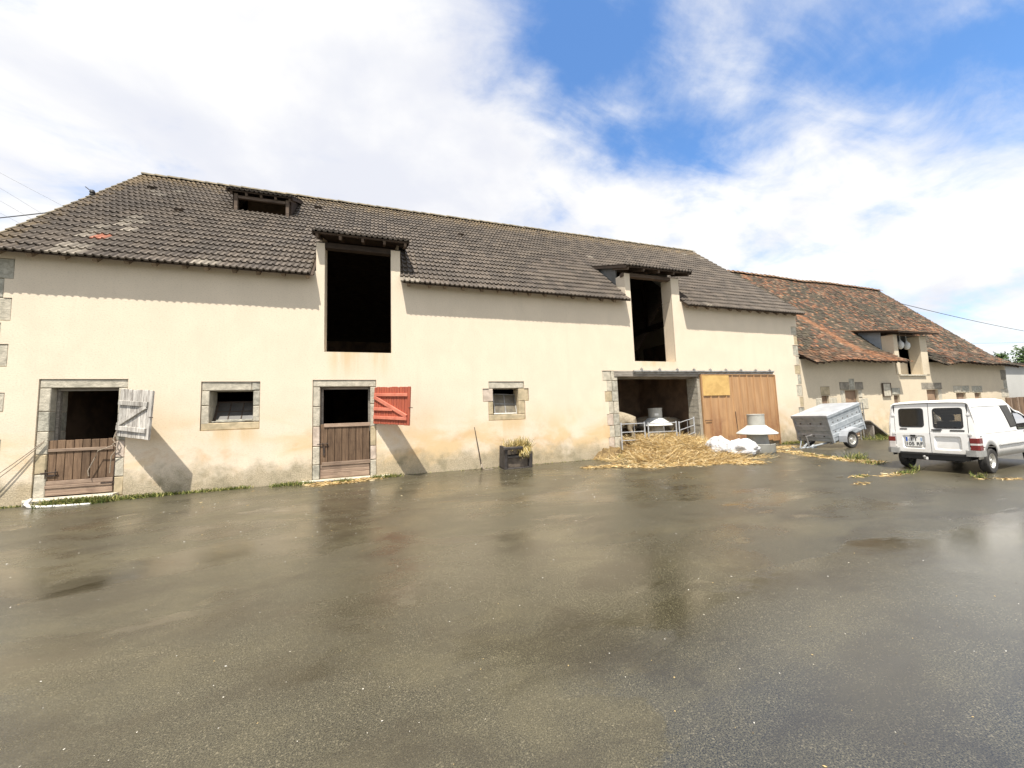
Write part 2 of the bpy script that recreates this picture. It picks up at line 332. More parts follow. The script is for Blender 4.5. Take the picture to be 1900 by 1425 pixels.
# concrete roof tile: one tone per tile, lichen near ridge and verge
PITCH_K = 0.921; TH = math.atan(PITCH_K); CT, ST = math.cos(TH), math.sin(TH)
def tilemat(name, c1, c2, pale=False):
    m, t, b = newmat(name); p = POS(t); s = N(t, 'ShaderNodeSeparateXYZ'); L(t, p, s.inputs[0])
    cx = MATH(t, 'FLOOR', MATH(t, 'DIVIDE', MATH(t, 'ADD', s.outputs[0], 8.41), 0.30))
    cy = MATH(t, 'FLOOR', MATH(t, 'ADD', MATH(t, 'DIVIDE', MATH(t, 'ADD', s.outputs[1], 0.362), 0.367 * CT), 0.04))
    c = N(t, 'ShaderNodeCombineXYZ'); L(t, cx, c.inputs[0]); L(t, cy, c.inputs[1])
    wn = N(t, 'ShaderNodeTexWhiteNoise', noise_dimensions='2D'); L(t, c.outputs[0], wn.inputs['Vector'])
    f = MATH(t, 'MULTIPLY', MATH(t, 'ADD', wn.outputs['Value'], NOISE(t, p, 9, 5, 0.7)), 0.5)
    col = MIX(t, SMOOTH(t, f, 0.2, 0.85), c2, c1)
    if not pale:
        li = MATH(t, 'ADD', SMOOTH(t, s.outputs[2], 9.6, 11.1, 0.0, 0.30), SMOOTH(t, s.outputs[0], -7.6, -8.4, 0.0, 0.26))
        li = SMOOTH(t, MATH(t, 'ADD', NOISE(t, p, 3.5, 7, 0.7, 0.3), li), 0.62, 0.92)
        col = MIX(t, MATH(t, 'MULTIPLY', li, 0.6), col, (0.23, 0.165, 0.085))
        col = MIX(t, SMOOTH(t, NOISE(t, p, 21, 5, 0.75), 0.62, 0.8, 0.0, 0.45), col, (0.27, 0.25, 0.21))
    L(t, col, b.inputs['Base Color']); b.inputs['Roughness'].default_value = 0.72
    bump(t, b, NOISE(t, p, 60, 4, 0.7), 0.25, 0.005); return m
M['tile'] = tilemat('concrete_tile', (0.118, 0.095, 0.074), (0.062, 0.050, 0.040))
M['tile_pale'] = tilemat('pale_tile', (0.24, 0.21, 0.17), (0.13, 0.112, 0.09), True)
M['tile_red'] = tilemat('red_tile', (0.34, 0.13, 0.078), (0.27, 0.10, 0.062), True)
M['ridge'] = simple('lichen_ridge', (0.22, 0.18, 0.115), (0.11, 0.098, 0.072), 0.85, 5, bmp=0.4)
# old clay tiles: colour per tile from an attribute, moss over it
m, t, b = newmat('old_clay_tile'); at = N(t, 'ShaderNodeAttribute', attribute_name='tint'); p = POS(t)
ms = SMOOTH(t, NOISE(t, p, 7, 6, 0.75), 0.46, 0.66)
col = MIX(t, MATH(t, 'MULTIPLY', ms, 0.55), at.outputs['Color'], (0.060, 0.052, 0.032))
L(t, col, b.inputs['Base Color']); b.inputs['Roughness'].default_value = 0.9; M['clay'] = m
M['clay_ridge'] = simple('clay_ridge', (0.33, 0.20, 0.12), (0.16, 0.11, 0.075), 0.9, 4, bmp=0.4)
def attrmat(name, rough=0.8, trans=0.0):
    m, t, b = newmat(name); at = N(t, 'ShaderNodeAttribute', attribute_name='tint'); L(t, at.outputs['Color'], b.inputs['Base Color'])
    b.inputs['Roughness'].default_value = rough; b.inputs['Specular IOR Level'].default_value = 0.25; return m
M['straw'] = attrmat('straw'); M['grass'] = attrmat('grass_blade'); M['leaf'] = attrmat('leaf'); M['chip'] = attrmat('grit')
M['straw_bed'] = simple('straw_bed', (0.34, 0.24, 0.11), (0.15, 0.10, 0.045), 0.95, 9, bmp=0.8, bscale=30, bdist=0.04)
M['soil'] = simple('soil', (0.10, 0.085, 0.05), (0.06, 0.05, 0.03), 0.95, 8, bmp=0.6)
# wet asphalt
m, t, b = newmat('wet_asphalt'); p = POS(t); s_ = N(t, 'ShaderNodeSeparateXYZ'); L(t, p, s_.inputs[0])
grain = NOISE(t, p, 130, 5, 0.8); agg = N(t, 'ShaderNodeTexVoronoi'); agg.inputs['Scale'].default_value = 150; L(t, p, agg.inputs['Vector'])
big = NOISE(t, MAPV(t, p, (0.30, 0.55, 1), (2.2, 0.7, 0), (0, 0, 0.25)), 1.0, 7, 0.62, 0.5)
mid = NOISE(t, MAPV(t, p, (0.8, 1.3, 1), (5, 3, 0)), 1.2, 7, 0.62, 0.4)
col = MIX(t, SMOOTH(t, grain, 0.40, 0.61), (0.013, 0.012, 0.008), (0.108, 0.097, 0.060))
col = MIX(t, SMOOTH(t, agg.outputs['Color'], 0.74, 0.93, 0.0, 0.55), col, (0.23, 0.20, 0.135))
col = MIX(t, SMOOTH(t, NOISE(t, p, 38, 6, 0.8), 0.50, 0.64, 0.0, 0.55), col, (0.020, 0.017, 0.011))
tan = NOISE(t, MAPV(t, p, (0.6, 1.1, 1), (8, 1, 0), (0, 0, -0.3)), 0.9, 7, 0.65, 0.5)
col = MIX(t, SMOOTH(t, tan, 0.46, 0.72, 0.0, 0.40), col, (0.120, 0.104, 0.058))
col = MIX(t, SMOOTH(t, mid, 0.44, 0.66, 0.0, 0.62), col, (0.034, 0.028, 0.017))
L(t, col, b.inputs['Base Color'])
# wetness: the right of the yard holds a film of water, the rest is merely damp
wet = MATH(t, 'ADD', big, SMOOTH(t, s_.outputs[0], 5.5, 9.5, 0.0, -0.14))
wet = MATH(t, 'ADD', wet, MATH(t, 'MULTIPLY', MATH(t, 'SUBTRACT', mid, 0.5), 0.35))
wm = SMOOTH(t, wet, 0.44, 0.66)
fa = MATH(t, 'MULTIPLY', MATH(t, 'SUBTRACT', s_.outputs[0], 1.7), 0.6); fb = MATH(t, 'MULTIPLY', MATH(t, 'SUBTRACT', -8.9, s_.outputs[1]), 1.5)
ed = NOISE(t, MAPV(t, p, (0.7, 1.6, 1), (1.1, 8.3, 0), (0, 0, 0.3)), 1.1, 8, 0.68, 0.6)
film = MATH(t, 'ADD', MATH(t, 'ADD', MATH(t, 'MINIMUM', MATH(t, 'MINIMUM', fa, fb), 0.6), 0.25), MATH(t, 'MULTIPLY', MATH(t, 'SUBTRACT', ed, 0.5), 3.2))
film = SMOOTH(t, film, 0.0, 0.22)
film2 = MATH(t, 'MULTIPLY', SMOOTH(t, MATH(t, 'ADD', ed, MATH(t, 'MULTIPLY', mid, 0.4)), 0.80, 0.86), 0.8)
film = MATH(t, 'MAXIMUM', film, film2)
L(t, MATH(t, 'SUBTRACT', SMOOTH(t, wet, 0.40, 0.64, 0.38, 0.19), MATH(t, 'MULTIPLY', film, 0.15)), b.inputs['Roughness'])
wm = MATH(t, 'MAXIMUM', wm, film)
L(t, MATH(t, 'ADD', MATH(t, 'MULTIPLY', film, 0.25), 0.75), b.inputs['Specular IOR Level'])
h = MATH(t, 'ADD', grain, MATH(t, 'MULTIPLY', agg.outputs['Distance'], 0.7))
bn = N(t, 'ShaderNodeBump'); bn.inputs['Distance'].default_value = 0.003; L(t, h, bn.inputs['Height']); L(t, SMOOTH(t, wm, 0, 1, 0.34, 0.08), bn.inputs['Strength'])
L(t, bn.outputs[0], b.inputs['Normal']); M['asphalt'] = m
M['field'] = simple('field_grass', (0.075, 0.10, 0.03), (0.05, 0.065, 0.02), 0.95, 0.4)

def attr_mesh(name, verts, faces, cols, smooth=False):
    me = bpy.data.meshes.new(name); me.from_pydata(verts, [], faces)
    a = me.color_attributes.new('tint', 'FLOAT_COLOR', 'CORNER')
    data = np.empty((len(me.loops), 4), np.float32); k = 0
    for f, c in zip(faces, cols):
        data[k:k + len(f), :3] = c; data[k:k + len(f), 3] = 1; k += len(f)
    a.data.foreach_set('color', data.ravel()); me.update(); return me

# ------------------------------------------------------------------ ground
mb = MB(); mb.quad((-60, -45, 0), (75, -45, 0), (75, 14, 0), (-60, 14, 0))
tag(obj('yard', mb, M['asphalt']), kind='structure')
mb = MB(); mb.quad((-1500, -1500, -0.03), (1500, -1500, -0.03), (1500, 1500, -0.03), (-1500, 1500, -0.03))
tag(obj('field', mb, M['field']), kind='structure')

# ------------------------------------------------------------------ barn
barn = empty('barn', (0, 0, 0))
tag(barn, 'long cream rendered barn with grey tiled roof and two tall loft openings', 'barn')
def wall_mb(x0, x1, z0, z1, y0, y1, holes, extra_x=(), extra_z=()):
    """solid wall between y0 and y1 with rectangular holes; holes may overlap"""
    xs = sorted({x0, x1, *extra_x, *[h[0] for h in holes], *[h[1] for h in holes]}); xs = [x for x in xs if x0 <= x <= x1]
    zs = sorted({z0, z1, *extra_z, *[h[2] for h in holes], *[h[3] for h in holes]}); zs = [z for z in zs if z0 <= z <= z1]
    def solid(i, k):
        if i < 0 or k < 0 or i >= len(xs) - 1 or k >= len(zs) - 1: return False
        cx = (xs[i] + xs[i + 1]) / 2; cz = (zs[k] + zs[k + 1]) / 2
        return not any(h[0] < cx < h[1] and h[2] < cz < h[3] for h in holes)
    mb = MB()
    for i in range(len(xs) - 1):
        for k in range(len(zs) - 1):
            if not solid(i, k): continue
            a, c, d, e = xs[i], xs[i + 1], zs[k], zs[k + 1]
            mb.quad((a, y0, d), (c, y0, d), (c, y0, e), (a, y0, e)); mb.quad((c, y1, d), (a, y1, d), (a, y1, e), (c, y1, e))
            if not solid(i - 1, k): mb.quad((a, y1, d), (a, y0, d), (a, y0, e), (a, y1, e))
            if not solid(i + 1, k): mb.quad((c, y0, d), (c, y1, d), (c, y1, e), (c, y0, e))
            if not solid(i, k - 1): mb.quad((a, y1, d), (c, y1, d), (c, y0, d), (a, y0, d))
            if not solid(i, k + 1): mb.quad((a, y0, e), (c, y0, e), (c, y1, e), (a, y1, e))
    return mb
XL, XR, T = -8.30, 17.93, 0.55
DL = (-7.17, -5.97, 0.12, 2.62); W1 = (-4.14, -3.19, 1.70, 2.52); D2 = (-1.58, -0.28, 0.06, 2.60)
O1 = (-1.49, 0.33, 3.60, 6.85); W2 = (3.45, 4.31, 1.67, 2.51); O2 = (9.0, 10.94, 3.49, 6.92); BG = (8.2, 12.0, -0.2, 3.12)
stones = []   # x0,x1,z0,z1,material,setback
def S(x0, x1, z0, z1, m='stone', back=0.02): stones.append((x0, x1, z0, z1, m, back))
# left stable door surround
S(-7.38, -5.78, 2.62, 2.83)
for a, c, mm in ((2.08, 2.62, 'stone'), (1.62, 2.08, 'stone_grey'), (1.10, 1.62, 'stone'), (0.66, 1.10, 'stone_ochre'), (0.06, 0.66, 'stone')): S(-7.38, -7.17, a, c, mm)
for a, c, mm in ((2.0, 2.62, 'stone'), (1.35, 2.0, 'stone_grey'), (0.95, 1.35, 'stone_pink'), (0.5, 0.95, 'stone'), (0.06, 0.5, 'stone_ochre')): S(-5.97, -5.78, a, c, mm)
# first window
S(-4.32, -3.22, 2.52, 2.76, 'stone'); S(-3.22, -3.02, 2.52, 2.76, 'stone_grey')
S(-4.32, -4.14, 2.14, 2.52, 'stone'); S(-4.32, -4.14, 1.66, 2.14, 'stone'); S(-3.19, -3.02, 2.12, 2.52, 'stone_grey'); S(-3.19, -3.02, 1.70, 2.12, 'stone'); S(-4.32, -3.02, 1.50, 1.70, 'stone_ochre')
# middle stable door
S(-1.77, -0.11, 2.60, 2.80)
for a, c, mm in ((2.05, 2.60, 'stone'), (1.5, 2.05, 'stone'), (0.95, 1.5, 'stone_pink'), (0.45, 0.95, 'stone'), (0.04, 0.45, 'stone_grey')): S(-1.77, -1.58, a, c, mm)
for a, c, mm in ((2.1, 2.60, 'stone'), (1.45, 2.1, 'stone'), (0.9, 1.45, 'stone_ochre'), (0.5, 0.9, 'stone_pink'), (0.04, 0.5, 'stone')): S(-0.28, -0.11, a, c, mm)
# second window
S(3.30, 4.52, 2.51, 2.74, 'stone'); S(3.10, 3.45, 2.09, 2.51, 'stone_pink'); S(4.31, 4.68, 2.09, 2.51, 'stone_ochre'); S(3.27, 3.45, 1.67, 2.09, 'stone_ochre'); S(4.31, 4.54, 1.67, 2.09, 'stone_ochre'); S(3.27, 4.54, 1.48, 1.67, 'stone_ochre')
# pier left of the wide doorway
zz = [3.12, 2.75, 2.37, 2.0, 1.55, 1.14, 0.72, 0.34, 0.0]
lft = [7.56, 7.72, 7.62, 7.76, 7.66, 7.74, 7.68, 7.70]; cut = [7.93, 7.96, 7.93, 7.98, 7.94, 7.97, 7.94, 7.96]
pm = ['stone', 'stone', 'stone_ochre', 'stone', 'stone_pink', 'stone', 'stone_pink', 'stone_grey']
for i in range(8):
    S(lft[i], cut[i], zz[i + 1], zz[i], pm[i], 0.012)
    S(cut[i], 8.2, zz[i + 1], zz[i], 'stone_grey' if i % 3 else 'stone', 0.004)
# corner stones
z = 5.62; i = 0
while z > 0.3:
    h = random.uniform(0.42, 0.60); x2 = -7.93 if i % 2 == 0 else -8.08
    S(XL, x2, z - h, z, ('stone_grey', 'stone_grey', 'stone', 'stone')[min(i, 3)], 0.012); z -= h + (0.0 if i < 2 else 0.05); i += 1  # top two stones greyer: shade under the eaves put into their colour
z = 5.2; i = 0
while z > 0.3:
    h = random.uniform(0.36, 0.5); S(17.55 if i % 2 == 0 else 17.68, XR, z - h, z, ('stone', 'stone_ochre', 'stone_grey')[i % 3], 0.010); z -= h + 0.03; i += 1
holes = [DL, W1, D2, O1, W2, O2, BG] + [(s[0], s[1], s[2], s[3]) for s in stones]
front_top = 5.93
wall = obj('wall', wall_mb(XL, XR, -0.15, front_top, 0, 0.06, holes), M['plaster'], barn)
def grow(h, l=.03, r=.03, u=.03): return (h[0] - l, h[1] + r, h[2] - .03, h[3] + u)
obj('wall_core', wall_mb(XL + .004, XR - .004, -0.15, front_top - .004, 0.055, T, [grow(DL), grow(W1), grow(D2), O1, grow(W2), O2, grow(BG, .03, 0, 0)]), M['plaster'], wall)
for (x0, x1, z0, z1, mm, back) in stones:
    mb = MB(); g = 0.008
    mb.bev(x0 + g, x1 - g, back + random.uniform(0, 0.006), T - 0.012, z0 + g, z1 - g, 0.014, 0.006)
    obj('stone', mb, M[mm], wall)
# gable and rear walls
RY, RZ = 5.574, 11.148; EZ = 5.602; EY = -0.45
def rz(y): return EZ + PITCH_K * (y - EY)
for x0, x1 in ((XL, XL + 0.5), (XR - 0.5, XR)):
    mb = MB(); mb.prism([(T + 0.003, -0.15), (2 * RY - T, -0.15), (2 * RY - T, 5.93), (RY, RZ - 0.32), (T + 0.003, 5.93)], 'x', x0, x1); obj('gable_wall', mb, M['plaster'], barn, fix=True)
mb = MB(); mb.box(XL, XR, 2 * RY - T + 0.003, 2 * RY, -0.15, 5.9); obj('rear_wall', mb, M['plaster'], barn)
# inside: loft floor, litter, partition, lining
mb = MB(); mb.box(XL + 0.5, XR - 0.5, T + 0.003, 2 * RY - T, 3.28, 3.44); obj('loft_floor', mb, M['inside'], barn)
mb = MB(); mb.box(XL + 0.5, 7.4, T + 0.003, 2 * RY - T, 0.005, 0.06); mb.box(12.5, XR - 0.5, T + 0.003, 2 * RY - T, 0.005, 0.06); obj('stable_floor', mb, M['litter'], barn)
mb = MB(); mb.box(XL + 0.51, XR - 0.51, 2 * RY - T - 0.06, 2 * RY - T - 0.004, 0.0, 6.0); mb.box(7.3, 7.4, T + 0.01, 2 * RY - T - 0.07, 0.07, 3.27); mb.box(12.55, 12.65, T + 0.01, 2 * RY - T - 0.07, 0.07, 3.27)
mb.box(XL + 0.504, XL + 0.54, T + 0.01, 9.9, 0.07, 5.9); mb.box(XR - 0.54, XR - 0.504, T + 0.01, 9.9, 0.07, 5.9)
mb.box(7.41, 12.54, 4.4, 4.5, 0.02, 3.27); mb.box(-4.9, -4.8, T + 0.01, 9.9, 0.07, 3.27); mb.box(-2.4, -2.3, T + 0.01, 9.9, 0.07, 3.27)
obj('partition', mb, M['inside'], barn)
for x in (-6.3, 3.6, 10.2, 14.2):     # roof trusses seen through the loft openings
    mb = MB(); mb.box(x - 0.1, x + 0.1, 1.6, 10.4, 6.05, 6.3); mb.box(x - 0.09, x + 0.09, RY - 0.1, RY + 0.1, 6.3, 10.6); obj('tie_beam', mb, M['dark_wood'], barn)
# piers of the two loft openings above the eaves
def pier(x0, x1, top):
    mb = MB(); mb.box(x0, x1, 0.0, T, front_top + 0.001, top); obj('dormer_pier', mb, M['plaster'], barn)
pier(-1.71, -1.49, 6.78); pier(0.33, 0.60, 6.78); pier(8.76, 9.0, 6.86); pier(10.94, 11.33, 6.86)
# ---- roof
roof = MB(); XV0, XV1 = -8.412, 18.03
def dormer_hole(x, y):
    return (-1.74 < x < 0.72 and y < 1.95) or (8.74 < x < 11.45 and y < 1.95) or (-4.86 < x < -3.05 and 3.35 < y < 4.95)
xs = [XV0, -4.86, -3.05, -1.74, 0.66, 8.74, 11.39, XV1]; ys = [-0.32, 1.9, 3.35, 4.9, RY]
for i in range(len(xs) - 1):
    for k in range(len(ys) - 1):
        if dormer_hole((xs[i] + xs[i + 1]) / 2, (ys[k] + ys[k + 1]) / 2): continue
        a, c, d, e = xs[i], xs[i + 1], ys[k], ys[k + 1]
        lo, hi = -0.055, -0.02
        vs = [(x, y, rz(y) + o) for o in (lo, hi) for y in (d, e) for x in (a, c)]
        roof.add(vs, [(0, 2, 3, 1), (4, 5, 7, 6), (0, 1, 5, 4), (2, 6, 7, 3), (0, 4, 6, 2), (1, 3, 7, 5)])
roof.add([(XV0, RY, RZ - 0.02), (XV1, RY, RZ - 0.02), (XV1, 2 * RY + 0.45, EZ - 0.02), (XV0, 2 * RY + 0.45, EZ - 0.02)], [(0, 1, 2, 3)])
roof = obj('roof', roof, M['dark_wood'], barn)
# tile mesh: two rolls, front lip, laid with a small tilt so the course below shows its edge
def tile_verts(wd=0.30, ln=0.40, lift=0.046):
    prof = []
    for r in (0, 1):
        o = r * wd / 2; k = wd / 0.30
        prof += [(o, 0.0), (o + 0.078 * k, 0.0), (o + 0.092 * k, 0.026), (o + 0.112 * k, 0.040), (o + 0.134 * k, 0.024)]
    prof.append((wd, 0.0)); n = len(prof)
    vs = [(x, 0.0, z * 0.9 + lift - 0.042) for x, z in prof] + [(x, 0.0, z + lift) for x, z in prof] + [(x, ln, z) for x, z in prof]
    fs = [(i, i + 1, n + i + 1, n + i) for i in range(n - 1)] + [(n + i, n + i + 1, 2 * n + i + 1, 2 * n + i) for i in range(n - 1)]
    fs += [(0, n, 2 * n), (n - 1, 3 * n - 1, 2 * n - 1)]
    return vs, fs
TV, TF = tile_verts()
tmb = MB(); tmb.add(TV, TF, True); tile_me = {}
for k in ('tile', 'tile_pale', 'tile_red'):
    me = tmb.mesh('tile', 50); me.materials.append(M[k]); tile_me[k] = me
ROT = Matrix.Rotation(TH, 4, 'X')
tiles = []; GA = 0.367
for r in range(22):
    for c in range(88):
        x = XV0 + c * 0.30; s = r * GA + 0.12; y = EY + s * CT; z = EZ + s * ST
        if dormer_hole(x + 0.15, y + 0.2): continue
        tiles.append((x, y, z, r, c))
pale = set()
for r in range(0, 8): 
    c0 = int((-7.20 + r * 0.265 / 1.0 * 0.26 + 8.412) / 0.3); pale.add((r + (1 if r > 1 else 0), c0)); 
    if r % 2: pale.add((r, c0 + 1))
for c in (13, 14): pale.add((0, c))
pale |= {(0, 30), (0, 31), (1, 4), (1, 5), (0, 5), (18, 86), (12, 58), (19, 83), (0, 69), (16, 3), (15, 4), (17, 5)}
red = {(3, 5)}
def tile_kind(r, c): return 'tile_red' if (r, c) in red else ('tile_pale' if (r, c) in pale else 'tile')
tiles.sort(key=lambda q: (tile_kind(q[3], q[4]) == 'tile', (Vector(q[:3]) - CAM).length * (1 + max(0, -8.9 - q[0]))))
rest = MB()
for i, (x, y, z, r, c) in enumerate(tiles):
    jit = Matrix.Translation((x + random.uniform(-.004, .004), y, z + random.uniform(-.003, .005))) @ ROT @ Matrix.Rotation(random.gauss(0, .012), 4, 'Z') @ Matrix.Rotation(random.gauss(0, .010), 4, 'X')
    if i < 300:
        k = tile_kind(r, c); o = obj('tile', tile_me[k], None, roof); o.matrix_local = jit
        if k == 'tile_red': o['label'] = 'replacement tile of bright red clay'
    else:
        rest.M = jit; rest.add(TV, TF, True)
tag(obj('tile_field', rest, M['tile'], roof, sharp=50), kind='stuff')
# ridge tiles
rp = MB(); n = 7
for e in range(2):
    rp.add([( [0.0, 0.42][e], 0.15 * math.cos(math.pi * k / n), 0.11 * math.sin(math.pi * k / n) + (0.012 if e == 0 else -0.012)) for k in range(n + 1)], [])
rp.f = [[k, k + 1, n + 2 + k, n + 1 + k] for k in range(n)]; rp.sm = [True] * n
rp.add([(0, 0.15 * math.cos(math.pi * k / n), 0.11 * math.sin(math.pi * k / n) + 0.012) for k in range(n + 1)], [tuple(range(n + 1))])
ridge_me = rp.mesh('ridge_tile', 60); ridge_me.materials.append(M['ridge'])
x = XV0
while x < XV1 - 0.3:
    o = obj('ridge_tile', ridge_me, None, roof); o.location = (x, RY, RZ - 0.01 + random.uniform(-.008, .01)); o.rotation_euler = (0, random.uniform(-.015, .015), 0); x += 0.395
# verge edging of the left gable (stepped tile ends) and rafters under the eaves
for r in range(22):
    s = r * GA + 0.12; mb = MB(); mb.M = Matrix.Translation((XV0 - 0.02, EY + s * CT, EZ + s * ST)) @ ROT @ Matrix.Rotation(-0.07, 4, 'X')
    mb.box(0, 0.05, -0.005, 0.40, -0.10, 0.062); obj('verge_tile', mb, M['ridge'], roof)
x = -8.1
while x < 17.9:
    if not (-1.80 < x < 0.66 or 8.66 < x < 11.4):
        mb = MB(); mb.M = Matrix.Translation((x + random.uniform(-.06, .06), EY + 0.24 + random.uniform(-.02, .02), EZ + PITCH_K * 0.24 - 0.06)) @ ROT
        mb.box(-0.045, 0.045, -0.06, 0.75, -0.13, 0.0); obj('rafter', mb, M['rafter_wood'], roof)
    x += 0.56
for a, c in ((XV0, -1.73), (0.64, 8.70), (11.40, XV1)):
    mb = MB(); mb.M = Matrix.Translation((0, EY + 0.20, EZ + 0.158)) @ ROT; mb.box(a, c, 0.0, 0.10, -0.055, -0.022); obj('eaves_board', mb, M['beam_wood'], roof)
# wind vents in the roof
for x, y in ((-7.5, 4.24), (-6.03, 2.65), (-2.32, 4.5), (3.3, 3.6)):
    mb = MB(); mb.M = Matrix.Translation((x, y, rz(y) + 0.02)) @ ROT
    mb.prism([(-0.02, 0.0), (0.30, 0.0), (0.0, 0.10)], 'x', -0.12, 0.12); obj('vent_tile', mb, M['dark_wood'], roof, fix=True)
# dormers
def dormer(x0, x1, yf, zf, sl, ty, cheek_mat, cheeks, px0, px1, ends=True):
    d = empty('dormer', (0, 0, 0), 0, barn); th = math.atan(sl); ct, st = math.cos(th), math.sin(th)
    yb = (zf - EZ + PITCH_K * EY - sl * yf) / (PITCH_K - sl); yb = (zf - sl * yf - (EZ - PITCH_K * EY)) / (PITCH_K - sl)
    ln = (yb - yf) / ct
    mb = MB(); mb.M = Matrix.Translation((0, yf, zf)) @ Matrix.Rotation(th, 4, 'X')
    mb.box(x0 + 0.03, x1 - 0.03, 0.03, ln + 0.03, -0.08, -0.035); obj('roof_boards', mb, M['dark_wood'], d)
    n = max(1, round((x1 - x0) / 0.30)); wd = (x1 - x0) / n; v, f = tile_verts(wd)
    tm = MB(); tm.add(v, f, True); me = tm.mesh('tile', 50); me.materials.append(M['tile'])
    r = 0
    while r * GA < ln - 0.05:
        for c in range(n):
            o = obj('tile', me, None, d); o.matrix_local = Matrix.Translation((x0 + c * wd, yf + r * GA * ct, zf - 0.03 + r * GA * st + random.uniform(-.004, .004))) @ Matrix.Rotation(th + random.uniform(-.01, .01), 4, 'X')
        r += 1
    for xx in (x0, x1 - 0.035):
        mb = MB(); mb.M = Matrix.Translation((0, yf, zf)) @ Matrix.Rotation(th, 4, 'X'); mb.box(xx, xx + 0.035, 0.0, ln, -0.12, 0.015); obj('barge_board', mb, M['dark_wood'], d)
    k = 5
    for i in range(k):
        xx = x0 + 0.12 + (x1 - x0 - 0.24) * i / (k - 1)
        mb = MB(); mb.M = Matrix.Translation((xx, yf, zf)) @ Matrix.Rotation(th, 4, 'X'); mb.box(-0.035, 0.035, 0.04, min(ln, 1.0), -0.185, -0.085); obj('rafter', mb, M['beam_wood'], d)
    if cheeks:
        for xx in cheeks:
            z0 = zf - 0.10 - sl * yf
            mb = MB(); y0 = T + 0.003; yi = (z0 - (EZ - PITCH_K * EY)) / (PITCH_K - sl)
            mb.prism([(y0, rz(y0) - 0.05), (y0, z0 + sl * y0), (yi + 0.1, z0 + sl * (yi + 0.1))], 'x', xx, xx + 0.06); obj('cheek', mb, cheek_mat, d, fix=True)
    return d
d1 = dormer(-1.78, 0.86, -0.36, 6.98, 0.36, 0, M['plaster'], (-1.70, 0.53), 0, 0)
mb = MB(); mb.box(-1.72, 0.62, 0.02, 0.22, 6.66, 6.82); obj('lintel_beam', mb, M['dark_wood'], d1)
d2 = dormer(8.62, 11.70, -0.36, 7.05, 0.36, 0, M['zinc'], (8.77, 11.26), 0, 0)
mb = MB(); mb.box(8.72, 11.36, 0.02, 0.22, 6.76, 6.89); obj('lintel_beam', mb, M['beam_wood'], d2)
d3 = dormer(-4.98, -2.95, 3.16, 9.80, 0.47, 0, M['dark_wood'], None, 0, 0)
mb = MB(); mb.box(-4.78, -4.68, 3.30, 3.42, 8.98, 9.72); mb.box(-3.20, -3.10, 3.30, 3.42, 8.98, 9.72); obj('post', mb, M['beam_wood'], d3)
mb = MB(); mb.box(-4.67, -3.21, 3.31, 3.41, 9.56, 9.66); obj('lintel_beam', mb, M['beam_wood'], d3)
for xx in (-4.86, -3.08):
    mb = MB(); mb.prism([(3.42, 9.0), (3.42, 9.78), (5.0, 10.5)], 'x', xx, xx + 0.04); obj('cheek', mb, M['dark_wood'], d3, fix=True)
mb = MB(); mb.box(-4.85, -3.05, 4.95, 5.0, 9.0, 10.4); obj('back_board', mb, M['inside'], d3)

# ---- doors and shutters
def plank_door(x0, x1, z0, z1, y, n, pm, skip_bottom=0.0, name='half_door'):
    d = empty(name, ((x0 + x1) / 2, y, z0), 0, barn); w_ = (x1 - x0) / n
    for i in range(n):
        a = x0 + i * w_ - (x0 + x1) / 2; mb = MB(); dz = random.uniform(-0.008, 0.012); e = random.uniform(0, 0.006)
        mb.bev(a + 0.005, a + w_ - 0.005, e, 0.035, skip_bottom, z1 - z0 + dz, 0.006); obj('plank', mb, M[pm], d)
    mb = MB(); mb.box(-(x1 - x0) / 2 + 0.02, (x1 - x0) / 2 - 0.02, 0.036, 0.06, 0.02, z1 - z0 - 0.05); obj('backing', mb, M['dark_wood'], d)
    return d
def rail(d, x0, x1, z0, z1, y0, mat_, name='rail', rot=0):
    mb = MB(); mb.M = Matrix.Rotation(rot, 4, 'Y'); mb.bev(x0, x1, y0, -0.001, z0, z1, 0.006); return obj(name, mb, mat_, d)
hd = plank_door(-7.185, -5.985, 0.16, 1.41, 0.06, 8, 'door_brown', 0.34)
rail(hd, -0.585, 0.57, 0.99, 1.06, -0.022, M['door_pale'])
for k, (a, c) in enumerate(((0.0, 0.16), (0.165, 0.235), (0.24, 0.335))):
    mb = MB(); mb.bev(-0.6, 0.585, -0.012 - (0.02 if k == 1 else 0), 0.035, a, c, 0.006); obj('board', mb, M['door_pale'], hd)
mb = MB(); mb.tube((-0.68, -0.035, 0.52), (-0.40, -0.035, 0.535), 0.012); mb.box(-0.58, -0.42, -0.022, -0.001, 0.44, 0.475); mb.tube((-0.60, -0.03, 0.40), (-0.60, -0.03, 0.60), 0.01); mb.tube((-0.43, -0.03, 0.47), (-0.43, -0.03, 0.6), 0.01); obj('bolt', mb, M['iron'], hd)
mb = MB(); mb.box(0.38, 0.68, -0.038, -0.034, 0.205, 0.235); obj('hinge', mb, M['iron'], hd)
mb = MB(); mb.tube((0.605, 0.0, 0.1), (0.605, 0.0, 1.6), 0.012); obj('edge_strip', mb, M['iron'], hd)
hd2 = plank_door(-1.575, -0.295, 0.07, 1.55, 0.06, 7, 'door_brown', 0.38)
rail(hd2, -0.55, 0.66, 1.40, 1.50, -0.025, M['door_pale']); rail(hd2, -0.60, 0.66, 0.34, 0.44, -0.028, M['door_pale'])
for a, c in ((0.0, 0.14), (0.145, 0.24), (0.245, 0.375)):
    mb = MB(); mb.bev(-0.635, 0.635, -0.010, 0.035, a, c, 0.006); obj('board', mb, M['door_pale'], hd2)
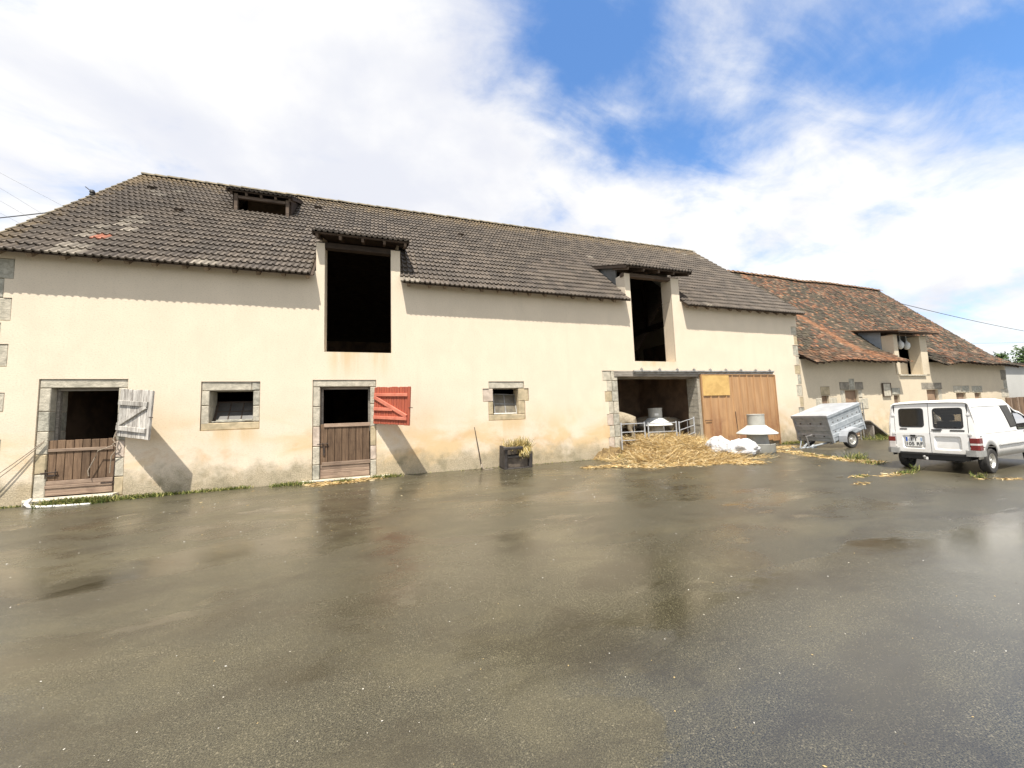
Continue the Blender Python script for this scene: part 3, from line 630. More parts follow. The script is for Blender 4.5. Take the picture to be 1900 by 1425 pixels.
mb = MB(); mb.tube((-0.72, -0.035, 0.94), (-0.44, -0.035, 0.95), 0.012); mb.tube((-0.58, -0.03, 0.86), (-0.58, -0.03, 0.98), 0.01); mb.tube((-0.47, -0.03, 0.86), (-0.47, -0.03, 0.98), 0.01); mb.box(-0.57, -0.52, -0.02, -0.001, 0.62, 0.9); obj('bolt', mb, M['iron'], hd2)
def frame(x0, x1, z0, z1, y, t_, mat_):
    f = empty('door_frame', ((x0 + x1) / 2, y, z0), 0, barn); w2 = (x1 - x0) / 2; h = z1 - z0
    for n_, a in (('jamb', (-w2, -w2 + t_, 0, h)), ('jamb', (w2 - t_, w2, 0, h)), ('head', (-w2 + t_ + .001, w2 - t_ - .001, h - t_, h))):
        mb = MB(); mb.box(a[0], a[1], 0, 0.08, a[2], a[3]); obj(n_, mb, mat_, f)
frame(-7.165, -5.975, 0.17, 2.615, 0.20, 0.05, M['grey_wood']); frame(-1.575, -0.285, 0.08, 2.595, 0.20, 0.05, M['grey_wood'])
def shutter(hx, z0, h, w_, ang, n, mat_, bmat, label, braces, sag=0.06):
    d = empty('shutter', (hx, -0.02, z0), 0, barn); d.rotation_euler = (0, sag, -ang); d['label'] = label; pw = w_ / n
    for i in range(n):
        mb = MB(); mb.bev(i * pw + 0.005, (i + 1) * pw - 0.005, random.uniform(0, .004), 0.032, random.uniform(-.006, .006), h + random.uniform(-.008, .008), 0.005); obj('plank', mb, mat_, d)
    mb = MB(); mb.box(0.01, w_ - 0.01, 0.034, 0.046, 0.01, h - 0.012); obj('backing', mb, mat_, d)  # added board blocks light between the planks so the shutter's shadow stays solid
    for (x0, zz0, x1, zz1, ww) in braces:
        a = math.atan2(zz1 - zz0, x1 - x0); l = math.hypot(x1 - x0, zz1 - zz0)
        mb = MB(); mb.M = Matrix.Translation((x0, 0, zz0)) @ Matrix.Rotation(-a, 4, 'Y'); mb.bev(0, l, -0.035, -0.001, -ww / 2, ww / 2, 0.007); obj('brace', mb, bmat, d)
    mb = MB(); mb.tube((w_ - 0.02, -0.01, h * 0.46), (w_ + 0.12, -0.01, h * 0.46), 0.010, 6); obj('latch', mb, M['iron'], d)
    for zz in (0.18 * h, 0.8 * h):
        mb = MB(); mb.box(-0.06, 0.10, 0.047, 0.056, zz, zz + 0.05); obj('hinge', mb, M['iron'], d)
    return d
shutter(-5.95, 1.46, 1.12, 1.30, R(40), 8, M['shutter_white'], M['shutter_white'], 'peeling white shutter opened beside left door', ((0.03, 0.80, 1.18, 0.80, 0.11), (0.03, 0.20, 1.2, 0.20, 0.11), (0.05, 0.27, 1.15, 0.75, 0.10)), 0.085)
shutter(-0.20, 1.53, 1.05, 1.42, R(49), 14, M['red_paint'], M['red_light'], 'bright red boarded shutter opened beside middle door', ((0.03, 0.83, 1.34, 0.83, 0.09), (0.03, 0.42, 0.78, 0.42, 0.09), (0.03, 0.18, 1.34, 0.18, 0.09), (0.03, 0.76, 1.33, 0.24, 0.10)))
# small windows
wi = empty('window', (-3.665, 0.22, 1.70), 0, barn)
mb = MB(); mb.M = Matrix.Rotation(R(-28), 4, 'X')
for a in ((-0.46, 0.46, 0.0, 0.04), (-0.46, 0.46, 0.60, 0.64), (-0.46, -0.42, 0.041, 0.599), (0.42, 0.46, 0.041, 0.599), (-0.16, -0.135, 0.041, 0.599), (0.135, 0.16, 0.041, 0.599), (-0.419, 0.419, 0.32, 0.34)): mb.box(a[0], a[1], 0.0, 0.03, a[2], a[3])
obj('frame', mb, M['dark_wood'], wi)
for i in range(3):
    mb = MB(); mb.M = Matrix.Rotation(R(-28), 4, 'X'); mb.box(-0.42 + i * 0.287, -0.15 + i * 0.287, 0.010, 0.018, 0.03, 0.61); obj('pane', mb, M['pane_dark'], wi)
mb = MB(); mb.bev(-0.34, 0.47, -0.16, -0.02, 0.02, 0.07, 0.01); mb.bev(-0.42, 0.30, -0.19, -0.17, 0.01, 0.035, 0.004); obj('ledge', mb, M['stone_grey'], wi)
wi = empty('window', (3.88, 0.16, 1.68), 0, barn)
mb = MB(); mb.M = Matrix.Rotation(R(-22), 4, 'X') @ Matrix.Rotation(0.04, 4, 'Y')
for a in ((-0.36, 0.42, 0.0, 0.035), (-0.36, 0.42, 0.70, 0.73), (-0.36, -0.33, 0.036, 0.699), (0.39, 0.42, 0.036, 0.699), (0.015, 0.045, 0.036, 0.699), (-0.329, 0.389, 0.35, 0.375)): mb.box(a[0], a[1], 0.0, 0.025, a[2], a[3])
obj('frame', mb, M['galv_dull'], wi)
for i in range(2):
    for k in range(2):
        mb = MB(); mb.M = Matrix.Rotation(R(-22), 4, 'X') @ Matrix.Rotation(0.04, 4, 'Y'); mb.box(-0.33 + i * 0.375, 0.015 + i * 0.375, 0.008, 0.014, 0.03 + k * 0.34, 0.355 + k * 0.34); obj('pane', mb, M['pane'], wi)
mb = MB(); mb.bev(-0.40, 0.38, -0.06, 0.0, 0.0, 0.035, 0.006); obj('ledge', mb, M['white_plastic'], wi)

# wide doorway: beam, block jamb, rail, sliding door
mb = MB(); mb.bev(8.05, 12.12, -0.02, 0.30, 2.90, 3.115, 0.012); mb.box(8.21, 11.99, 0.31, 0.545, 2.86, 3.11); obj('lintel_beam', mb, M['grey_wood'], barn)
jb = empty('block_jamb', (12.0, 0.28, 0), 0, barn); zz = 0.0; r = 0
while zz < 2.80:
    h = min(0.245, 2.87 - zz); ys = [(0.0, 0.55)] if r % 2 else [(0.0, 0.30), (0.30, 0.55)]
    for a, c in ys:
        mb = MB(); e = random.uniform(0, 0.012); mb.box(-0.10 - e, 0.001, a - 0.285 + 0.006, c - 0.28 - 0.006, zz + 0.008, zz + h - 0.008, 0.004); obj('block', mb, M['block'], jb)
    zz += 0.25; r += 1
mb = MB(); mb.box(-0.09, -0.001, -0.27, 0.26, 0.0, 2.85); obj('jamb_core', mb, M['mortar'], jb)
rl = empty('sliding_rail', (12.4, -0.05, 3.12), 0, barn)
mb = MB(); mb.tube((-3.55, -0.03, -0.03), (3.68, -0.03, 0.0), 0.045, 10); mb.box(-3.55, 3.68, -0.01, 0.045, -0.11, -0.03); obj('track', mb, M['galv_dull'], rl)
for i in range(9):
    mb = MB(); x = -3.2 + i * 0.83; mb.box(x - 0.035, x + 0.035, -0.085, -0.012, -0.02, 0.08); mb.tube((x, -0.05, 0.08), (x, -0.05, 0.12), 0.012, 6); obj('bracket', mb, M['galv_dull'], rl)
sd = empty('sliding_door', (14.05, -0.10, 0.02), 0, barn); nP = 10; pw = 4.05 / nP
for i in range(nP):
    x0 = -2.02 + i * pw; rag = random.uniform(0.0, 0.08) + (0.14 if i in (4, 5, 8, 9) else 0)
    mb = MB(); mb.add([(x0, 0, rag), (x0 + 0.04, 0.0, rag), (x0 + 0.055, 0.03, rag), (x0 + pw - 0.015, 0.03, rag + random.uniform(0, .08)), (x0 + pw, 0.0, rag), (x0, 0, 2.94), (x0 + 0.04, 0, 2.94), (x0 + 0.055, 0.03, 2.94), (x0 + pw - 0.015, 0.03, 2.94), (x0 + pw, 0, 2.94)], [(i2, i2 + 1, i2 + 6, i2 + 5) for i2 in range(4)])
    mb.box(x0 + 0.001, x0 + pw - 0.001, 0.034, 0.05, rag + 0.02, 2.93); obj('sheet_panel', mb, M['sheet'], sd)
mb = MB(); mb.box(-2.0, -0.60, -0.014, -0.002, 2.12, 2.93); obj('patch_panel', mb, M['ochre_panel'], sd)
mb = MB(); mb.box(-2.06, -2.025, -0.02, 0.05, 0.0, 2.96); mb.box(2.035, 2.06, -0.02, 0.05, 0.0, 2.96); mb.box(-2.02, 2.03, -0.004, 0.05, 2.945, 2.975); obj('door_edge', mb, M['sheet'], sd)
mb = MB(); mb.box(-2.03, -1.65, -0.02, -0.004, 1.13, 1.155); mb.tube((-0.33, -0.02, 0.5), (-0.40, -0.02, 1.45), 0.012, 6); obj('strap', mb, M['iron'], sd)

# doorsteps
for x0, x1, y0, h, lab in ((-7.40, -5.85, -0.22, 0.14, 'pale worn stone step under left stable door'), (-2.05, 0.25, -0.14, 0.055, 'low concrete step under middle stable door')):
    mb = MB(); mb.bev(x0, x1, y0, -0.002, 0.0, h, 0.03, 0.012); tag(obj('doorstep', mb, M['stone']), lab, 'doorstep', 'steps under the stable doors')

# ------------------------------------------------------------------ old stable on the right
OX0, OX1 = 17.95, 36.05
oldb = empty('stable', (27, 0.02, 0)); tag(oldb, 'lower old stable with mossy brown clay tile roof right of the barn', 'stable')
def ob(name, mb, m, parent=oldb, **k):
    o = obj(name, mb, m, parent, **k)
    if parent is oldb and not isinstance(mb, bpy.types.Mesh): o.location = (-27, 0, 0)
    return o
OH = [(19.17, 19.68, 1.30, 2.04), (20.84, 21.80, 0.1, 2.27), (25.42, 27.36, 3.04, 5.3), (24.6, 25.1, 1.3, 1.98), (27.52, 28.55, 1.3, 2.23), (30.3, 31.3, 1.2, 2.02), (32.2, 32.9, 1.2, 2.0)]
OS = [(19.14, 19.78, 2.06, 2.46, 'stone_ochre'), (18.75, 19.15, 1.5, 1.95, 'stone'), (19.72, 20.2, 1.45, 1.95, 'stone'),
      (20.50, 21.20, 2.29, 2.66, 'stone_dark'), (21.22, 21.62, 2.29, 2.82, 'stone_grey'), (21.64, 22.26, 2.29, 2.66, 'stone_dark'), (20.52, 20.82, 1.65, 2.27, 'stone'), (21.82, 22.12, 1.9, 2.27, 'stone'), (21.82, 22.50, 1.35, 1.88, 'stone'),
      (24.5, 25.2, 2.0, 2.35, 'stone_grey'), (27.1, 29.0, 2.25, 2.60, 'stone_dark'), (28.57, 28.9, 1.5, 2.23, 'stone'), (30.1, 30.95, 2.04, 2.42, 'stone'), (30.97, 31.7, 2.04, 2.42, 'stone_grey'), (32.0, 33.1, 2.02, 2.40, 'stone_grey'),
      (35.4, OX1, 2.75, 3.35, 'stone_dark'), (35.6, OX1, 2.2, 2.73, 'stone_grey'), (35.2, OX1, 1.7, 2.18, 'stone'), (35.5, OX1, 1.1, 1.68, 'stone')]
ow = ob('wall', wall_mb(OX0, OX1, -0.15, 3.72, 0.0, 0.065, OH + [s[:4] for s in OS]), M['plaster_old'])
for s in OS:
    mb = MB(); mb.bev(s[0] + .01, s[1] - .01, -0.012, 0.49, s[2] + .01, s[3] - .01, 0.02, 0.012); obj('stone', mb, M[s[4]], ow)
ob('wall_core', wall_mb(OX0 + .004, OX1 - .004, -0.15, 3.71, 0.06, 0.45, OH), M['plaster_old'])
for k, h in enumerate(OH):
    if k == 2: continue
    mb = MB(); mb.box(h[0] + .01, h[1] - .01, 0.10, 0.14, h[2] + .01, h[3] - .01); ob('shade_panel', mb, M['inside'])  # added dark panel stands in for the shaded depth of the opening
for a in ((OX0, OX0 + 0.4), (OX1 - 0.4, OX1)):
    mb = MB(); mb.prism([(0.503, -.1), (10.7, -.1), (10.7, 3.7), (5.6, 9.85), (0.503, 4.0)], 'x', *a); ob('gable_wall', mb, M['plaster_old'], fix=True)
mb = MB(); mb.box(OX0, OX1, 10.703, 11.1, -.1, 3.7); ob('rear_wall', mb, M['plaster_old'])
mb = MB(); mb.box(OX0 + .41, OX1 - .41, 0.51, 10.7, 2.75, 2.9); mb.box(OX0 + .41, OX1 - .41, 3.6, 3.7, 0.02, 2.74); mb.box(OX0 + .41, OX1 - .41, 4.2, 4.3, 2.91, 8.3); ob('partition', mb, M['inside'])
for a, c in ((25.06, 25.41), (27.37, 28.00)):
    mb = MB(); mb.box(a, c, -0.03, 0.46, 3.05, 5.12); ob('dormer_pier', mb, M['plaster_old'])
mb = MB(); mb.bev(25.25, 27.6, -0.08, -0.001, 2.96, 3.035, 0.01); ob('sill', mb, M['stone'])
mb = MB(); mb.box(25.43, 26.2, 0.56, 0.62, 2.91, 4.1); mb.box(26.25, 27.35, 0.56, 0.66, 2.91, 4.0); ob('loft_partition', mb, M['plaster_old'])
def oz(x, y):
    z = 3.70 + 1.135 * (y + 0.1) if y > 0.5 else 3.70 + 0.68 + (y - 0.5) * 0.70
    sag = 0.07 * math.sin(x * 0.62 + 0.8) + 0.05 * math.sin(x * 1.33) + 0.03 * math.sin(x * 0.9 + y)
    return z + sag * (0.35 + 0.65 * max(0, 1 - y / 5))
ORY = 5.6; ORZ = 3.70 + 1.135 * 5.7
mb = MB(); nx, ny = 36, 12
ysl = [-0.64 + (ORY + 0.64) * k / ny for k in range(ny + 1)]; xsl = [OX0 + 0.0 + (OX1 + 0.15 - OX0) * i / nx for i in range(nx + 1)]
def ohole(x, y): return 25.0 < x < 28.0 and y < 1.5
vs = [(x, y, oz(x, y) - 0.05) for y in ysl for x in xsl]
mb.add(vs, [(k * (nx + 1) + i, k * (nx + 1) + i + 1, (k + 1) * (nx + 1) + i + 1, (k + 1) * (nx + 1) + i) for k in range(ny) for i in range(nx) if not ohole((xsl[i] + xsl[i + 1]) / 2, (ysl[k] + ysl[k + 1]) / 2)])
mb.quad((OX0, ORY, ORZ - .05), (OX1 + .15, ORY, ORZ - .05), (OX1 + .15, 11.5, 3.6), (OX0, 11.5, 3.6))
oroof = ob('roof', mb, M['dark_wood'])
V = []; F = []; C = []
pal = [(0.13, 0.062, 0.036), (0.20, 0.088, 0.045), (0.10, 0.056, 0.036), (0.075, 0.052, 0.036), (0.15, 0.095, 0.06), (0.25, 0.115, 0.056), (0.06, 0.043, 0.03), (0.23, 0.155, 0.10)]
y = -0.68; row = 0
while y < ORY - 0.02:
    sl = 1.135 if y > 0.5 else 0.7; dy = 0.15 / math.hypot(1, sl); x = OX0 - (row % 2) * 0.09
    while x < OX1 + 0.16:
        wt = random.uniform(0.19, 0.24)
        if not ohole(x + wt / 2, y + 0.1):
            zz0 = oz(x, y) + 0.048 + random.uniform(-.014, .022); y2 = y + dy * 1.9; zz1 = oz(x, y2) + 0.004; tw = random.uniform(-.012, .012); ys_ = y + random.uniform(-.018, .012)
            o = len(V); a, c = max(x, OX0), min(x + wt - 0.012, OX1 + 0.17)
            if c - a > 0.03:
                V += [(a, ys_, zz0 - 0.036), (c, ys_, zz0 - 0.036 + tw), (a, ys_, zz0), (c, ys_, zz0 + tw), (a, y2, zz1), (c, y2, zz1)]
                F += [(o, o + 1, o + 3, o + 2), (o + 2, o + 3, o + 5, o + 4)]
                cc = random.choice(pal); k = random.uniform(0.8, 1.2); mo = mnoise.noise(Vector((x * 0.45, y * 0.7, 3.1))) + 0.6 * mnoise.noise(Vector((x * 1.3, y * 1.6, 9.7)))
                if random.random() < 0.48 + 0.75 * mo: cc = random.choice(((0.062, 0.052, 0.034), (0.085, 0.068, 0.045), (0.05, 0.04, 0.028)))
                g = math.exp(-((x - (21.3 + (5.5 - y) * 0.55 - 1.2)) / 0.35) ** 2) * (0.9 if y < 3.5 else 0.3) + (0.5 if y < 0.3 and x < 25 else 0) * random.random()
                o_ = (0.28, 0.125, 0.058); cc = tuple((cc[i] * (1 - min(g, .85)) + o_[i] * min(g, .85)) * k for i in range(3)); C += [cc, cc]
        x += wt
    y += dy; row += 1
me = attr_mesh('clay_tiles', V, F, C); me.materials.append(M['clay']); o = obj('clay_tiles', me, None, oroof); tag(o, kind='stuff')
cr = MB(); n = 6
cr.add([(0, 0.17 * math.cos(math.pi * k / n), 0.14 * math.sin(math.pi * k / n) + 0.03) for k in range(n + 1)] + [(0.42, 0.14 * math.cos(math.pi * k / n), 0.11 * math.sin(math.pi * k / n)) for k in range(n + 1)], [(k, k + 1, n + 2 + k, n + 1 + k) for k in range(n)], True)
cr.add([(0, 0.17 * math.cos(math.pi * k / n), 0.14 * math.sin(math.pi * k / n) + 0.03) for k in range(n + 1)], [tuple(range(n + 1))])
cme = cr.mesh('ridge_tile', 60); cme.materials.append(M['clay_ridge'])
x = OX0
while x < OX1:
    o = obj('ridge_tile', cme, None, oroof); o.location = (x, ORY, oz(x, ORY) - 0.02 + random.uniform(-.01, .02)); o.rotation_euler = (0, random.uniform(-.03, .03), 0); x += 0.40
for i in range(44):
    x = OX0 + 0.2 + i * 0.41
    if 25 < x < 28.05: continue
    mb = MB(); mb.prism([(-0.60, oz(x, -0.60) - 0.06), (0.0, oz(x, 0) - 0.06), (0.0, oz(x, 0) - 0.16), (-0.60, oz(x, -0.60) - 0.14)], 'x', x, x + 0.07); obj('rafter', mb, M['beam_wood'], oroof, fix=True)
# its dormer
od = empty('dormer', (0, 0, 0), 0, oldb); od.location = (-27, 0, 0)
mb = MB(); mb.prism([(-0.42, 5.16), (-0.42, 5.23), (1.75, 5.68), (1.75, 5.60)], 'x', 24.75, 28.35); obj('roof_boards', mb, M['dark_wood'], od, fix=True)
mb = MB(); mb.prism([(-0.44, 5.234), (-0.44, 5.27), (1.8, 5.73), (1.8, 5.69)], 'x', 24.70, 28.40); obj('roof_covering', mb, M['clay_ridge'], od, fix=True)
for xx in (25.06, 27.94):
    mb = MB(); mb.prism([(0.47, 4.2), (0.47, 5.33), (1.72, 5.58)], 'x', xx, xx + 0.05); obj('cheek', mb, M['zinc_blue'], od, fix=True)
mb = MB(); mb.box(25.0, 28.05, -0.02, 0.2, 5.125, 5.16); obj('lintel_beam', mb, M['beam_wood'], od)
# framed panel on its wall
pb = empty('notice_board', (24.0, -0.02, 1.95)); tag(pb, 'small grey framed board fixed to the old stable wall', 'board')
mb = MB(); mb.box(-0.30, 0.30, -0.02, 0.0, 0.0, 0.62); obj('panel', mb, M['stone'], pb)
mb = MB()
for a in ((-0.33, -0.301, -0.03, 0.65), (0.301, 0.33, -0.03, 0.65), (-0.30, 0.30, -0.03, -0.001), (-0.30, 0.30, 0.621, 0.65)): mb.box(a[0], a[1], -0.04, 0.01, a[2], a[3])
obj('frame', mb, M['beam_wood'], pb)
# two pale round sacks hung under the dormer
for i, (x, z, lab) in enumerate(((26.05, 4.62, 'left of two pale round sacks hung in the stable loft opening'), (26.60, 4.60, 'right of two pale round sacks hung in the stable loft opening'))):
    mb = MB(); mb.lathe([(0.001, -0.22), (0.09, -0.18), (0.14, -0.05), (0.13, 0.1), (0.06, 0.2), (0.02, 0.25), (0.015, 0.62), (0.001, 0.62)], n=14)
    s_ = obj('hanging_sack', mb, M['feeder_pale']); s_.location = (x - 0.12, 0.12, z); tag(s_, lab, 'sack', 'sacks hung in the loft opening')
# low kerb and stone footing in front of the stable
mb = MB(); mb.bev(19.5, 35.5, -0.55, -0.02, 0.0, 0.10, 0.02); tag(obj('kerb', mb, M['mortar']), kind='structure')
# ------------------------------------------------------------------ far right: shed, boarded fence, tree
sh = empty('shed', (42, 1.0, 0)); tag(sh, 'pale grey rendered shed with dark flat roof edge beyond the stable', 'shed')
wsh = wall_mb(36.4, 52, -0.1, 3.75, 0.0, 0.4, [(37.0, 37.55, 1.55, 2.12)]); wsh.v = [v + Vector((-42, 0, 0)) for v in wsh.v]
obj('wall', wsh, M['render_grey'], sh)
mb = MB(); mb.box(-5.7, 10.2, -0.25, 7, 3.76, 3.95); obj('roof', mb, M['dark_wood'], sh)
mb = MB(); mb.box(-5.6, 10, 0.5, 6.8, -0.1, 3.7); obj('core', mb, M['inside'], sh)
fn = empty('board_fence', (36, -0.6, 0)); tag(fn, 'brown vertical board fence in front of the grey shed', 'fence')
x = -2.2; i = 0
while x < 9:
    mb = MB(); mb.bev(x, x + 0.34, random.uniform(-.01, .01), 0.05, 0.0, 1.66 + random.uniform(-.02, .02), 0.008); obj('board', mb, M['door_brown'], fn)
    if i % 2 == 0:
        mb = MB(); mb.box(x + 0.345, x + 0.43, -0.04, 0.09, 0.0, 1.66); obj('post', mb, M['door_pale'], fn); x += 0.10
    x += 0.35; i += 1
def leafy(name, n, spread, base, size, label, loc, trunk_h, seedc):
    t_ = empty(name, loc); tag(t_, label, 'tree'); rr = random.Random(3); V = []; F = []; C = []
    cl = [(Vector((rr.gauss(0, spread[0]), rr.gauss(0, spread[1]), trunk_h + rr.uniform(0, spread[2]))), rr.uniform(0.4, 0.9)) for _ in range(26)]
    for _ in range(n):
        c, r = rr.choice(cl); p = c + Vector((rr.gauss(0, 1), rr.gauss(0, 1), rr.gauss(0, .8))) * r * 0.6
        a = Vector((rr.gauss(0, 1), rr.gauss(0, 1), rr.gauss(0, 1))).normalized(); b_ = a.orthogonal().normalized(); s = size * rr.uniform(.6, 1.3); o = len(V)
        V += [p - a * s, p + b_ * s * .5, p + a * s, p - b_ * s * .5]; F.append((o, o + 1, o + 2, o + 3)); k = rr.uniform(.6, 1.4); C.append(tuple(x * k for x in seedc))
    me = attr_mesh('crown', V, F, C); me.materials.append(M['leaf']); obj('crown', me, None, t_)
    mb = MB(); mb.path([(0, 0, 0), (0.1, 0, trunk_h * .5), (0, .1, trunk_h)], [0.25, 0.2, 0.15], 8)
    for c, r in cl[:9]: mb.path([(0, .1, trunk_h * .8), c * 0.5 + Vector((0, 0, trunk_h * .45)), c], [0.10, 0.07, 0.03], 5)
    obj('trunk', mb, M['bark'], t_)
leafy('leafy_tree', 4200, (1.5, 1.5, 2.4), 0, 0.16, 'green leafy tree showing above the grey shed roof', (68.5, 8, 0), 4.4, (0.06, 0.10, 0.03))

# ------------------------------------------------------------------ overhead cables
def cable(a, b_, sag, r, label, group='overhead cables'):
    a = Vector(a); b_ = Vector(b_); pts = []
    for i in range(17):
        u = i / 16; p = a.lerp(b_, u); p.z -= sag * 4 * u * (1 - u); pts.append(p)
    mb = MB(); mb.path(pts, r, 5); tag(obj('cable', mb, M['cable']), label, 'cable', group)
LAB = ['highest of the thin cables left of the barn roof', 'second highest thin cable left of the barn roof', 'third thin cable down left of the barn roof', 'lowest faint thin cable left of the barn roof']
for (a, b_, l) in zip(((-33.7, 30, 25.5), (-32.5, 30, 23.9), (-32.0, 30, 22.4), (-31.5, 30, 20.9)), ((-17.5, 30, 16.5), (-18.5, 30, 14.5), (-18.5, 30, 13.9), (-20.0, 30, 14.6)), LAB): cable(a, b_, 0.1, 0.008, l)
cable((-30, 14, 9.2), (-7.6, 5.4, 10.25), 0.15, 0.018, 'dark service cable running from the left to the barn roof verge')
cable((36.0, 5.6, 9.6), (90, 9, 8.6), 0.5, 0.022, 'dark cable stretched right from the stable roof')
cable((36.3, 8.0, 6.6), (95, 9, 9.3), 0.3, 0.012, 'faint thin cable right of the stable below the dark one')
ins = empty('cable_insulator', (-8.35, 3.06, 8.83)); tag(ins, 'small black cable insulator on bracket at the barn verge', 'insulator')
mb = MB(); mb.lathe([(0.001, 0), (0.06, 0), (0.07, 0.05), (0.045, 0.08), (0.07, 0.12), (0.05, 0.19), (0.001, 0.2)], c=(-0.05, 0, 0.02), n=12); obj('insulator_body', mb, M['black_trim'], ins)
mb = MB(); mb.tube((-0.05, 0, -0.3), (-0.05, 0, 0.03), 0.015); mb.tube((-0.05, 0, 0.15), (-0.22, 0.0, 0.30), 0.012); obj('bracket', mb, M['iron'], ins)

# ------------------------------------------------------------------ straw, grass, grit
def strands(name, n, gen, mat_, cols, wd, smooth=False):
    V = []; F = []; C = []
    for _ in range(n):
        p, d, l = gen()
        d = d.normalized(); sd_ = d.cross(Vector((random.gauss(0, 1), random.gauss(0, 1), random.gauss(0, 1)))).normalized() * wd * random.uniform(.6, 1.4)
        q = p + d * l; mdl = p + d * l * .5 + Vector((random.gauss(0, .06), random.gauss(0, .06), random.gauss(0, .05))) * l; o = len(V)
        V += [p - sd_, p + sd_, mdl - sd_, mdl + sd_, q - sd_ * .6, q + sd_ * .6]; F += [(o, o + 1, o + 3, o + 2), (o + 2, o + 3, o + 5, o + 4)]
        c = random.choice(cols); k = random.uniform(.75, 1.2); c = tuple(x * k for x in c); C += [c, c]
    me = attr_mesh(name, V, F, C); me.materials.append(mat_); return me
STRAW = [(0.58, 0.43, 0.20), (0.50, 0.35, 0.14), (0.62, 0.49, 0.26), (0.38, 0.25, 0.10), (0.68, 0.57, 0.36), (0.27, 0.17, 0.07)]
def pile_h(x, y):
    e = 0.0
    fx = max(0, min(1, (x - 8.25 - 0.36 * max(y, -1.6) - 0.08 * math.sin(y * 5)) / 0.9)) if y < -0.02 else 1.0
    fr = max(0, min(1, (12.6 - 0.1 * y - x + (y + 0.3) * 0.55) / 2.2))
    yf = -2.75 + 0.25 * math.sin(x * 1.7) + 0.15 * math.sin(x * 4.1)
    u = max(0, min(1, (y - yf) / 2.3)); s = u * u * (3 - 2 * u)
    h = 0.51 * (0.25 * u + 0.75 * s) * (fx ** .6) * fr ** .7
    return max(0.0, h * (1 + 0.10 * math.sin(x * 5.3 + y * 2.1) + 0.08 * math.sin(y * 6.7 - x * 3) + 0.30 * mnoise.noise(Vector((x * 2.6, y * 2.6, 0))) + 0.2 * mnoise.noise(Vector((x * 6, y * 6, 4)))))
mb = MB(); nx, ny = 60, 52; xs = [6.9 + 5.6 * i / nx for i in range(nx + 1)]; ys = [-3.0 + 7.2 * k / ny for k in range(ny + 1)]
vs = []
for y in ys:
    for x in xs:
        xx = x if y < 0 else min(max(x, 7.42), 12.5)
        vs.append((xx, y, pile_h(x, y) - 0.015 + random.uniform(-.012, .012)))
mb.add(vs, [(k * (nx + 1) + i, k * (nx + 1) + i + 1, (k + 1) * (nx + 1) + i + 1, (k + 1) * (nx + 1) + i) for k in range(ny) for i in range(nx)], True)
bed = obj('straw_heap', mb, M['straw_bed']); tag(bed, 'heap of loose golden straw spilling from the wide barn doorway', 'straw heap')
def gs():
    while True:
        x = random.uniform(6.9, 12.0); y = random.uniform(-3.0, 1.2); h = pile_h(x, y)
        if y > -0.02 and (x < 8.25 or x > 11.85): continue
        if h > 0.02 or random.random() < 0.10: break
    a = random.uniform(0, 2 * math.pi)
    return Vector((x, y, h + random.uniform(-.01, .035))), Vector((math.cos(a), math.sin(a), random.gauss(0.08, .38))), random.uniform(.10, .46)
tag(obj('loose_straw', strands('loose_straw', 42000, gs, M['straw'], STRAW, 0.0036), None, bed), kind='stuff')
def litter_gen(path, spread, lmin, lmax):
    def g():
        i = random.randrange(len(path) - 1); u = random.random(); x = path[i][0] * (1 - u) + path[i + 1][0] * u; y = path[i][1] * (1 - u) + path[i + 1][1] * u
        a = random.uniform(0, 2 * math.pi)
        return Vector((x + random.gauss(0, spread), y + random.gauss(0, spread * .6), random.uniform(.004, .03))), Vector((math.cos(a), math.sin(a), random.gauss(0, .12))), random.uniform(lmin, lmax)
    return g
V_ = []
def litter(n, path, spread, lmin=.06, lmax=.22, cols=STRAW, wd=.005):
    return strands('litter', n, litter_gen(path, spread, lmin, lmax), M['straw'], cols, wd)
def join(name, meshes, kind='stuff', m=None):
    b = bmesh.new()
    for me in meshes: b.from_mesh(me)
    me = bpy.data.meshes.new(name); b.to_mesh(me); b.free(); me.materials.append(m); o = obj(name, me, None); tag(o, kind=kind); return o
join('scattered_straw', [
    litter(1500, [(5.7, -1.75), (6.6, -1.9), (7.2, -2.6), (8.7, -2.95)], .12), litter(2200, [(8.7, -2.9), (9.9, -2.9), (10.2, -3.6)], .25), litter(1500, [(9.6, -2.6), (10.8, -2.7)], .25),
    litter(800, [(-1.75, -.45), (-.9, -.55), (-.1, -.35)], .14), litter(700, [(-1.5, -.75), (-.5, -.6)], .10),
    litter(1300, [(13.2, -1.7), (13.6, -2.2), (13.0, -3.3), (12.7, -4.6), (12.6, -5.2)], .16), litter(500, [(13.8, -1.3), (15.5, -1.0)], .3),
    litter(75, [(10.4, -6.35), (11.0, -6.45)], .09, .04, .14), litter(40, [(8.95, -6.7), (9.2, -6.7)], .07, .04, .14), litter(55, [(9.7, -6.2), (10.2, -6.2)], .07, .04, .14), litter(60, [(11.3, -7.4), (12.0, -7.85)], .05, .04, .14),
    litter(70, [(-7, -2), (6, -2.5), (12, -4)], 1.2, .03, .08, wd=.003)], m=M['straw'])
GREEN = [(0.10, 0.135, 0.03), (0.16, 0.18, 0.045), (0.22, 0.22, 0.07), (0.07, 0.10, 0.025), (0.30, 0.27, 0.10)]
def tuft_gen(path, spread, hmin, hmax):
    def g():
        i = random.randrange(len(path) - 1); u = random.random(); x = path[i][0] * (1 - u) + path[i + 1][0] * u; y = path[i][1] * (1 - u) + path[i + 1][1] * u
        return Vector((x + random.gauss(0, spread), min(-0.03, y + random.gauss(0, spread * .7)) if x < 18 else y + random.gauss(0, spread), 0)), Vector((random.gauss(0, .7), random.gauss(-.15, .7), 1)), random.uniform(hmin, hmax)
    return g
